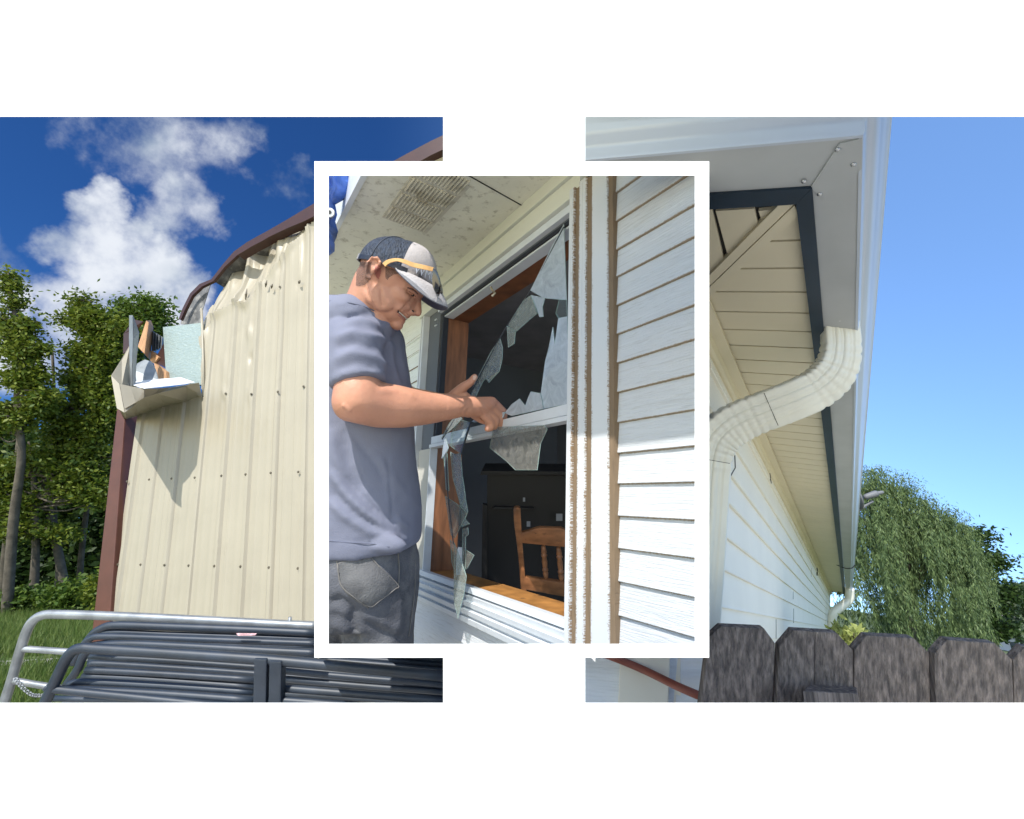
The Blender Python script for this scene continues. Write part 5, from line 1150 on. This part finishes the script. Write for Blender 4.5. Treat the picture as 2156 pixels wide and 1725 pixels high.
def build_body():
    mb = MB()
    he(mb, (.026, 0, .026), (.082, .070, .074)); he(mb, (.070, 0, -.010), (.042, .054, .058)); he(mb, (.06, 0, .02), (.054, .062, .05))
    for s in (-1, 1):
        he(mb, (.072, s * .043, -.008), (.028, .019, .020)); he(mb, (.040, s * .045, -.038), (.040, .017, .034)); he(mb, (.113, s * .010, -.027), (.010, .008, .008))
        he(mb, (.080, s * .030, -.034), (.022, .018, .022))
    he(mb, (.062, 0, -.052), (.046, .044, .030)); he(mb, (.097, 0, -.073), (.017, .020, .014)); he(mb, (.100, 0, .024), (.013, .046, .011))
    mb.caps(hp(.104, 0, .014), .008, hp(.124, 0, -.020), .011)
    he(mb, (.092, 0, -.046), (.018, .030, .022)); he(mb, (.104, 0, -.041), (.011, .022, .006)); he(mb, (.102, 0, -.058), (.010, .019, .007))
    # ear
    ring = [(.010, -.018), (.000, -.024), (-.009, -.010), (-.015, .008), (-.013, .021), (-.003, .028), (.008, .023), (.010, .012)]
    for i in range(len(ring) - 1): mb.caps(hp(ring[i][0], .078 - .010 * (ring[i][0] < -.01) + .010, ring[i][1]), .0038, hp(ring[i + 1][0], .088 - .006 * (ring[i + 1][0] > .005), ring[i + 1][1]), .0038)
    he(mb, (-.002, .077, .002), (.012, .007, .024)); he(mb, (.005, .081, -.019), (.006, .005, .007)); he(mb, (.006, .083, .002), (.005, .006, .008))
    # neck, shoulders, arms
    mb.caps(hp(-.004, 0, -.01), .050, P(768, 655, 1.30), .056); mb.caps(hp(.02, .0, -.045), .040, P(790, 672, 1.30), .05)
    mb.caps(P(762, 655, 1.31), .05, P(742, 760, 1.38), .10); mb.caps(P(762, 690, 1.32), .05, P(742, 715, 1.26), .046)
    chain(mb, [(742, 710, 1.25), (750, 790, 1.21), (752, 815, 1.195), (753, 838, 1.185)], [40, 44, 49, 50])                        # upper arm
    chain(mb, [(752, 842, 1.185), (800, 853, 1.23), (850, 858, 1.27), (905, 860, 1.32), (968, 856, 1.375)], [50, 49, 44, 34, 23])
    mb.ell(P(735, 845, 1.19), (.040, .05, .050)); mb.ell(P(757, 822, 1.19), (.052, .05, .046))
    # right hand
    chain(mb, [(966, 856, 1.375), (1000, 857, 1.41), (1026, 853, 1.435)], [23, 21, 17]); chain(mb, [(985, 862, 1.395), (1016, 864, 1.42)], [18, 13]); chain(mb, [(990, 850, 1.40), (1036, 846, 1.44)], [14, 11])
    chain(mb, [(1037, 847, 1.445), (1060, 868, 1.475), (1060, 882, 1.475), (1052, 892, 1.465)], [10.5, 9.0, 8, 7])       # index, far side
    chain(mb, [(1030, 853, 1.435), (1053, 876, 1.462), (1052, 893, 1.462), (1059, 909, 1.47)], [10.5, 9.2, 8.2, 6.6])      # middle, pointing down
    chain(mb, [(1020, 862, 1.425), (1044, 884, 1.445), (1041, 898, 1.445), (1028, 895, 1.435)], [10, 9, 8, 7.5])           # ring, curled
    chain(mb, [(1012, 868, 1.415), (1034, 890, 1.43), (1034, 901, 1.43), (1026, 903, 1.425)], [9, 8, 7.5, 7])              # little, curled
    chain(mb, [(995, 868, 1.42), (1010, 882, 1.45), (1024, 889, 1.455)], [12, 8.5, 7])                                  # thumb below the palm
    # left arm behind, hand with raised thumb
    chain(mb, [(765, 720, 1.47), (800, 790, 1.52), (850, 846, 1.50), (930, 852, 1.47), (952, 846, 1.465)], [50, 42, 34, 24, 19])
    chain(mb, [(948, 846, 1.465), (968, 832, 1.465), (980, 842, 1.465)], [19, 15, 15])
    chain(mb, [(958, 832, 1.46), (976, 815, 1.455), (991, 805, 1.45), (999, 794, 1.45)], [13, 10.5, 8.2, 7.0])
    for k in range(4): chain(mb, [(982, 840 + 5 * k, 1.475), (1002, 843 + 5 * k, 1.49), (1010, 848 + 5 * k, 1.475), (1004, 852 + 5 * k, 1.46)], [9, 8, 7, 6.5])
    out, nr = fuse(mb, .0025, 10)
    relax(out, 60, lambda x, y: 690 < x < 945 and 775 < y < 925)
    relax(out, 12, lambda x, y: (735 < x < 800 and 560 < y < 700) or (800 <= x < 850 and 590 < y < 645))
    fold(out, nr, [([(970, 875), (975, 862), (985, 850)], 2.2, -.0012), ([(977, 878), (983, 866), (990, 858)], 2.2, -.0012), ([(765, 596), (782, 640), (790, 668)], 5, -.004), ([(801, 606), (803, 628), (806, 648)], 4, -.004), ([(779, 606), (785, 640)], 4, .003),
                   ([(859, 640), (848, 652), (836, 662)], 3.2, -.0028), ([(864, 645), (856, 655)], 4, .0022), ([(856, 611), (862, 618), (874, 624)], 3, -.003), ([(985, 809), (996, 812)], 1.5, -.0008), ([(990, 800), (1001, 803)], 1.2, -.0006), ([(1018, 850), (1036, 868)], 2.2, -.0014), ([(1009, 858), (1030, 879)], 2.2, -.0014),
                   ([(835, 655), (845, 661), (856, 671)], 2.6, -.0045), ([(720, 850), (740, 868)], 5, .003), ([(790, 822), (840, 822), (880, 838)], 8, .003)])
    return out
body_mb = build_body(); T_body = bvh(body_mb)
obj('body', body_mb, M_skin, man, smooth=True, clip='centre', recalc=False)
def on_face(name, mb, mat): return obj(name, mb, mat, man, smooth=True)
def face():
    M_hair = M('short_dark_hair', (.075, .055, .05), .8, var=.35, vscale=260, bump=.1, bscale=400, col2=(.15, .10, .085), c2=(.42, .7), c2scale=220)
    nt = M_hair.node_tree; tr = nt.nodes.new('ShaderNodeBsdfTransparent'); mx = nt.nodes.new('ShaderNodeMixShader'); tcn = nt.nodes.new('ShaderNodeTexCoord'); hn = nt.nodes.new('ShaderNodeTexNoise'); hn.inputs['Scale'].default_value = 1400; hn.inputs['Detail'].default_value = 4
    hm = nt.nodes.new('ShaderNodeMapRange'); hm.inputs['From Min'].default_value = .40; hm.inputs['From Max'].default_value = .60; nt.links.new(tcn.outputs['Object'], hn.inputs['Vector']); nt.links.new(hn.outputs['Fac'], hm.inputs['Value']); nt.links.new(hm.outputs[0], mx.inputs[0])
    nt.links.new(tr.outputs[0], mx.inputs[1]); nt.links.new(nt.nodes['Principled BSDF'].outputs[0], mx.inputs[2]); nt.links.new(mx.outputs[0], nt.nodes['Material Output'].inputs['Surface'])
    hair = patch(T_body, [(752, 552), (783, 552), (780, 562), (780, 588), (776, 594), (768, 600), (757, 603), (750, 602)], 60, .0014, 0); on_face('hair', hair, M_hair)
    sb = patch(T_body, [(811, 562), (843, 571), (838, 577), (828, 579), (820, 584), (816, 590), (812, 586)], 50, .0012, 0); on_face('sideburn', sb, M_hair)
    M_dk = M('eye_dark', (.012, .009, .008), .25)
    e = surf(T_body, 867, 620); d = ray(867, 620).normalized(); mb = MB(); mb.ell(e + d * .0035, (.0075, .006, .0045), HR, 14, 10); on_face('eye', mb, M_dk)
    mb = surf_tube(T_body, [(858, 613), (864, 617), (871, 622), (874, 626)], .0022, .0008); on_face('eyelid', mb, M_skin)
    mb = surf_tube(T_body, [(857, 606), (864, 608), (873, 613), (879, 619)], .0019, .0006); on_face('eyebrow', mb, M_hair)
    mb = surf_tube(T_body, [(837, 656), (844, 661), (851, 667), (856, 672)], .0030, -.0010); on_face('mouth', mb, M('mouth_dark', (.06, .02, .018), .5))
    mb = surf_tube(T_body, [(839, 657), (845, 661), (851, 667), (855, 671)], .0017, .0012); on_face('teeth', mb, M('teeth', (.62, .58, .5), .3))
    mb = surf_tube(T_body, [(838, 661), (845, 668), (851, 675), (854, 677)], .0026, .0004); on_face('lip', mb, M('lip_skin', (.40, .16, .12), .45))
    for x, y in ((869, 655),):
        p = surf(T_body, x, y, -.001); mb = MB(); mb.ell(p, (.0045, .002, .0028), HR, 10, 8); on_face('nostril', mb, M_dk)
    p = patch(T_body, [(996, 792), (1001, 790), (1004, 794), (1001, 801), (996, 800)], 10, .0006, 0); on_face('thumb_nail', p, M('nail', (.60, .40, .32), .3))
    p = patch(T_body, [(1057, 903), (1061, 903), (1062, 910), (1059, 911)], 8, .0006, 0); on_face('finger_nail', p, bpy.data.materials['nail'])
    ei = patch(T_body, [(790, 560), (801, 558), (803, 572), (798, 588), (793, 585), (788, 572)], 14, .0006, 0); on_face('inner_ear', ei, M('ear_inner_skin', (.34, .11, .08), .5))
face()
# cap
CC = (.033, .030); ca = math.radians(14)
cf = ef * math.cos(ca) + eu * math.sin(ca); cu = eu * math.cos(ca) - ef * math.sin(ca); capC = hp(CC[0], 0, CC[1])
def cp(a, s, b): return capC + cf * a * 1.06 + es * s * 1.06 + cu * b * 1.06
def build_cap():
    M_mesh = M('navy_cap_mesh', (.018, .028, .050), .55, var=.5, vscale=170, bump=.9, bscale=230, stretch=(1.0, 1.0, .35), spec=.5, col2=(.12, .15, .2), c2=(.56, .74), c2scale=11)
    M_grey = M('grey_cap_cloth', (.40, .37, .37), .85, var=.10, vscale=16, bump=.2, bscale=200, col2=(.07, .07, .08), c2=(.53, .60), c2scale=9)
    M_brim = M('light_brim_cloth', (.50, .48, .50), .85, var=.06, vscale=30, bump=.3, bscale=260); M_bu = M('brim_underside', (.12, .12, .15), .85)
    nb, na = 36, 22
    def dome(a, b, k=1.0):                   # a: around (0 = front), b: up
        f = math.cos(b) ** .82; h = math.sin(b) ** .9
        return cp(.096 * f * math.cos(a) * k, .085 * f * math.sin(a) * k, (.084 + .010 * max(0, math.cos(a)) * math.sin(2 * b)) * h * k - .002)
    def dome_patch(a0, front, mat, name, k=1.0):
        mb = MB()
        for kk in (k, k - .03):
            g = [[dome(2 * math.pi * i / 72, math.pi / 2 * j / na, kk) for i in range(73)] for j in range(na + 1)]
            for j in range(na):
                for i in range(72): mb.add([g[j][i], g[j][i + 1], g[j + 1][i + 1], g[j + 1][i]], [(0, 1, 2, 3)])
        bm = bmesh.new(); me = bpy.data.meshes.new('t'); me.from_pydata([tuple(v) for v in mb.v], [], mb.f); bm.from_mesh(me)
        bmesh.ops.remove_doubles(bm, verts=bm.verts[:], dist=1e-5)
        bmesh.ops.bisect_plane(bm, geom=bm.verts[:] + bm.edges[:] + bm.faces[:], plane_co=cp(a0, 0, 0), plane_no=-cf if front else cf, clear_outer=True)
        bm.verts.index_update(); mb = MB(); mb.v = [v.co.copy() for v in bm.verts]; mb.f = [tuple(v.index for v in q.verts) for q in bm.faces]; bm.free()
        return obj(name, mb, mat, man, smooth=True)
    back = dome_patch(.0195, False, M_mesh, 'cap_back'); front = dome_patch(.019, True, M_grey, 'cap_front', .998)
    def band(a0, a1, h0, h1, k, mat, name, par):
        mb = MB(); r0 = [dome(a0 + (a1 - a0) * i / 30, h0, k) for i in range(31)]; r1 = [dome(a0 + (a1 - a0) * i / 30, h1, k) for i in range(31)]; r2 = [dome(a0 + (a1 - a0) * i / 30, h1, k - .03) for i in range(31)]; r3 = [dome(a0 + (a1 - a0) * i / 30, h0, k - .03) for i in range(31)]
        for i in range(30): mb.hexa([r0[i], r0[i + 1], r1[i + 1], r1[i]], [r3[i], r3[i + 1], r2[i + 1], r2[i]])
        return obj(name, mb, mat, par, smooth=True, sharp=.8)
    band(1.2, 2.0 * math.pi - 1.2, 0, .10, 1.012, M('navy_cap_band', (.015, .02, .035), .5, var=.3, vscale=60), 'cap_band', back)
    band(math.pi - .35, math.pi + .35, -.0, .13, 1.03, M('grey_strap', (.4, .4, .42), .6), 'cap_strap', back)
    mb = MB(); q = [dome(2.15, math.pi / 2 * t, 1.005) for t in np.linspace(.05, .98, 14)]; mb.tube(q, .0016, 6); obj('cap_seam', mb, M('navy_seam', (.02, .03, .05), .6), back, smooth=True)
    for k in (0, 1):
        pass
    # brim
    def brim(off, mat, name, par):
        mb = MB(); nr, nc = 8, 40; g = []
        for j in range(nr + 1):
            t = j / nr; row = []
            for i in range(nc + 1):
                ph = math.radians(-92 + 184 * i / nc); c = max(0.0, math.cos(ph)); sn = math.sin(ph)
                ia, is_, iu = .094 * c + .008 * (1 - c), .083 * sn, .001
                oa, os2, ou = .010 + .132 * c ** .75, .087 * sn, -.033 * c ** .5 - .026 * sn * sn * c
                bulge = .010 * math.sin(math.pi * t) * c
                row.append(cp(ia + (oa - ia) * t, is_ + (os2 - is_) * t, iu + (ou - iu) * t + bulge + off))
            g.append(row)
        w = nc + 1; top = [p for r in g for p in r]; bot = [p - cu * .0022 for p in top]; n = len(top)
        mb.add(top + bot, [(j * w + i, j * w + i + 1, (j + 1) * w + i + 1, (j + 1) * w + i) for j in range(nr) for i in range(nc)] + [(n + j * w + i, n + (j + 1) * w + i, n + (j + 1) * w + i + 1, n + j * w + i + 1) for j in range(nr) for i in range(nc)] + [(nr * w + i, nr * w + i + 1, n + nr * w + i + 1, n + nr * w + i) for i in range(nc)])
        return obj(name, mb, mat, par, smooth=True, sharp=1.0)
    br = brim(0, M_brim, 'cap_brim', man); brim(-.0024, M_bu, 'brim_underside', br)
    # lettering on the front panel
    cu_ = bpy.data.curves.new('cap_lettering', 'FONT'); cu_.body = 'WME'; cu_.size = .026; cu_.align_x = 'CENTER'; cu_.extrude = .0004
    to = bpy.data.objects.new('t', cu_); COL.objects.link(to); dg = bpy.context.evaluated_depsgraph_get(); me = bpy.data.meshes.new_from_object(to.evaluated_get(dg))
    mb = MB(); base_a, base_b = .70, .17
    for v in me.vertices:
        a = base_a - v.co.x / .085; b = base_b + (v.co.y - .008) / .085
        mb.v.append(dome(a, max(.01, b), 1.012 + v.co.z * 4))
    mb.f = [tuple(p.vertices) for p in me.polygons]; bpy.data.objects.remove(to)
    obj('cap_lettering', mb, M('white_thread', (.6, .62, .68), .7), front)
    # sunglasses resting on the cap
    sg = empty('sunglasses', P(880, 560, 1.1), 'sunglasses with pale wooden arms pushed up on the cap of the man', 'sunglasses')
    M_wd = M('pale_bamboo', (.62, .36, .14), .45, var=.12, vscale=20, stretch=(4, 4, 1)); M_ln = M('dark_lens', (.006, .007, .012), .12, spec=.8)
    zt = [1.185, 1.183, 1.182, 1.182, 1.183, 1.186, 1.190, 1.198]
    c = [(808, 558), (815, 552), (826, 548), (838, 547), (853, 551), (868, 557), (890, 562), (912, 567)]; hw = [4.5, 4.2, 3.6, 3.2, 4.2, 4.6, 4.6, 4.2]
    top, bot = [], []
    for i, (x, y) in enumerate(c):
        x2, y2 = c[min(i + 1, 7)]; x1, y1 = c[max(i - 1, 0)]; dx, dy = x2 - x1, y2 - y1; L = math.hypot(dx, dy); nx, ny = -dy / L, dx / L
        top.append(P(x - nx * hw[i], y - ny * hw[i], zt[i] - .0)); bot.append(P(x + nx * hw[i], y + ny * hw[i], zt[i]))
    top, bot = spline(top, 4), spline(bot, 4); mb = MB()
    for i in range(len(top) - 1): mb.hexa([top[i], top[i + 1], bot[i + 1], bot[i]], [p + F_ * .004 for p in (top[i], top[i + 1], bot[i + 1], bot[i])])
    obj('temple_arm', mb, M_wd, sg)
    for s_, nm in ((1, 'lens'), (-1, 'lens')):
        mb = MB(); a = P(913, 566, 1.198); rg = []
        o_ = [(-2, -2), (7, 6), (12, 19), (13, 33), (8, 49), (2, 49), (-3, 38), (-5, 22), (-4, 6)]
        f1 = [P(914 + x, 566 + y, 1.185) + (es * -.0 if s_ > 0 else es * -.085) for x, y in o_]
        mb.prism(f1, F_ * .05 - R_ * .004); obj(nm, mb, M_ln, sg, bevel=.002, smooth=True, sharp=.7)
build_cap()
# T-shirt
def ring_xy(y, x0, x1, z, dz, n=40, tilt=0.0):
    c = P((x0 + x1) / 2, y, z); rx = (x1 - x0) / 2 * z / FPX
    return [c + R_ * rx * math.copysign(abs(math.cos(t)) ** .85, math.cos(t)) + F_ * dz * math.copysign(abs(math.sin(t)) ** .85, math.sin(t)) + U_ * tilt * math.cos(t) for t in [2 * math.pi * k / n for k in range(n)]]
def build_shirt():
    mb = MB()
    mb.loft([ring_xy(632, 665, 790, 1.34, .075), ring_xy(648, 620, 818, 1.36, .11, tilt=-.012), ring_xy(672, 580, 834, 1.38, .13, tilt=-.01), ring_xy(710, 550, 848, 1.39, .145), ring_xy(760, 545, 856, 1.39, .15), ring_xy(820, 548, 863, 1.39, .15), ring_xy(880, 550, 869, 1.39, .15), ring_xy(950, 553, 873, 1.39, .15),
             ring_xy(1020, 556, 880, 1.385, .15), ring_xy(1080, 558, 886, 1.38, .152), ring_xy(1125, 560, 886, 1.38, .155), ring_xy(1150, 560, 880, 1.38, .153, tilt=.008)])
    def sl(cx, cy, z, rx, nu, nf, tl): c = P(cx, cy, z); k = z / FPX; return [c + (R_ * math.cos(t) * rx + U_ * (-tl * -math.cos(t) + nu * math.sin(t))) * k - F_ * nf * math.sin(t) for t in [2 * math.pi * i / 36 for i in range(36)]]
    mb.loft([sl(748, 690, 1.27, 56, 10, .07, 0), sl(745, 725, 1.235, 62, 14, .075, 4), sl(748, 765, 1.215, 60, 16, .072, 9), sl(752, 795, 1.205, 58, 17, .068, 12), sl(755, 812, 1.20, 59, 18, .068, 14)])
    mb.ell(P(738, 672, 1.29), (.075, .08, .058)); mb.ell(P(790, 690, 1.30), (.05, .06, .04)); mb.ell(P(815, 1148, 1.25), (.05, .02, .022))
    out, nr = fuse(mb, .006, 10)
    # cut the sleeve end square
    hem = [P(698, 826, 1.2), P(811, 796, 1.2)]
    folds = [([(700, 715), (745, 700), (800, 712), (835, 740)], 7, .010), ([(702, 735), (750, 722), (800, 738)], 6, -.009), ([(700, 760), (740, 742), (790, 752), (822, 780)], 6, .009), ([(704, 780), (750, 765), (800, 778)], 5, -.006), ([(712, 690), (760, 675), (810, 690)], 6, .007), ([(720, 672), (770, 660), (812, 672)], 4, -.005),
             ([(826, 700), (838, 740), (846, 800)], 8, -.006), ([(815, 720), (826, 760), (838, 800), (856, 860)], 5, .005),
             ([(735, 905), (760, 940), (790, 975), (812, 1010)], 5, -.007), ([(815, 960), (822, 1040), (828, 1110)], 3, -.005), ([(800, 960), (816, 1010), (823, 1100)], 5, .003),
             ([(690, 985), (730, 1040), (775, 1085), (830, 1120)], 10, .013), ([(700, 975), (745, 1030), (790, 1075), (835, 1108)], 6, -.010), ([(685, 1045), (730, 1090), (780, 1120), (845, 1135)], 9, .011), ([(700, 1035), (750, 1085), (800, 1112)], 5, -.008), ([(720, 905), (735, 980), (770, 1040)], 12, -.008), ([(690, 900), (705, 960), (730, 1020)], 12, .008),
             ([(835, 1090), (850, 1105), (862, 1112)], 4, .008), ([(830, 1112), (845, 1125), (858, 1128)], 4, -.006), ([(780, 950), (830, 1010), (880, 1070)], 9, .004), ([(690, 1136), (760, 1140), (820, 1150)], 2.0, -.004), ([(690, 650), (740, 645), (800, 668), (832, 695)], 2.2, -.003)]
    fold(out, nr, folds)
    relax(out, 3)
    for i, v in enumerate(out.v): out.v[i] = v + nr[i] * (.004 * mnoise.noise(v * 14) + .001 * mnoise.noise(v * 45))
    return out
shirt_mb = build_shirt(); T_shirt = bvh(shirt_mb)
shirt = obj('t_shirt', shirt_mb, M_shirt, man, smooth=True, clip='centre', recalc=False)
for pts, r in (([(701, 812), (730, 806), (770, 796), (808, 783)], .0011), ([(690, 1139), (740, 1143), (790, 1146), (820, 1152)], .0011), ([(694, 634), (735, 638), (772, 648), (806, 664)], .0014)):
    obj('hem_seam', surf_tube(T_shirt, pts, r, .0004), M('shirt_seam', (.11, .12, .17), .9), shirt, smooth=True)
# jeans
def build_jeans():
    mb = MB()
    mb.loft([ring_xy(1135, 566, 872, 1.38, .140), ring_xy(1180, 562, 880, 1.38, .15), ring_xy(1240, 560, 880, 1.38, .155), ring_xy(1290, 565, 876, 1.385, .15)])
    chain(mb, [(790, 1230, 1.36), (798, 1330, 1.36), (802, 1460, 1.37)], [84, 74, 66]); chain(mb, [(670, 1230, 1.42), (672, 1330, 1.43), (680, 1460, 1.44)], [88, 78, 68]); mb.ell(P(770, 1225, 1.31), (.085, .09, .085))
    out, nr = fuse(mb, .007, 10)
    fold(out, nr, [([(745, 1275), (741, 1310), (750, 1360)], 8, -.018), ([(690, 1270), (715, 1262), (742, 1285)], 8, -.012), ([(760, 1290), (800, 1310), (850, 1330)], 9, .008), ([(765, 1305), (810, 1330), (850, 1352)], 7, -.007), ([(692, 1310), (720, 1325), (742, 1330)], 6, .008), ([(692, 1290), (715, 1300), (738, 1308)], 5, -.007), ([(845, 1180), (852, 1230), (850, 1300)], 6, -.006), ([(860, 1190), (850, 1260), (836, 1330)], 7, .005)])
    relax(out, 3)
    for i, v in enumerate(out.v): out.v[i] = v + nr[i] * (.003 * mnoise.noise(v * 18) + .0012 * mnoise.noise(v * 50))
    return out
jm = build_jeans(); T_j = bvh(jm); jeans = obj('jeans', jm, M_jeans, man, smooth=True, clip='centre', recalc=False)
M_pocket = M('worn_pocket_denim', (.11, .11, .115), .85, var=.3, vscale=7, bump=.35, bscale=260, col2=(.15, .15, .15), c2=(.48, .7), c2scale=9)
POCK = [(712, 1187), (742, 1176), (772, 1168), (800, 1196), (836, 1231), (830, 1240), (800, 1262), (778, 1275), (745, 1255), (719, 1230)]
obj('back_pocket', patch(T_j, POCK, 60, .0045, 0), M_pocket, jeans, smooth=True, recalc=False)
for i in range(len(POCK)):
    pass
obj('pocket_stitch', surf_tube(T_j, POCK + [POCK[0]], .0016, .004), M_stitch, jeans, smooth=True)
for pts in ([(708, 1172), (712, 1200), (718, 1232), (742, 1258), (776, 1280)], [(838, 1165), (840, 1200), (838, 1240)], [(700, 1166), (740, 1160), (790, 1158)], [(874, 1180), (872, 1250), (860, 1340)]):
    obj('seam', surf_tube(T_j, pts, .0016, .001), M_stitch, jeans, smooth=True)
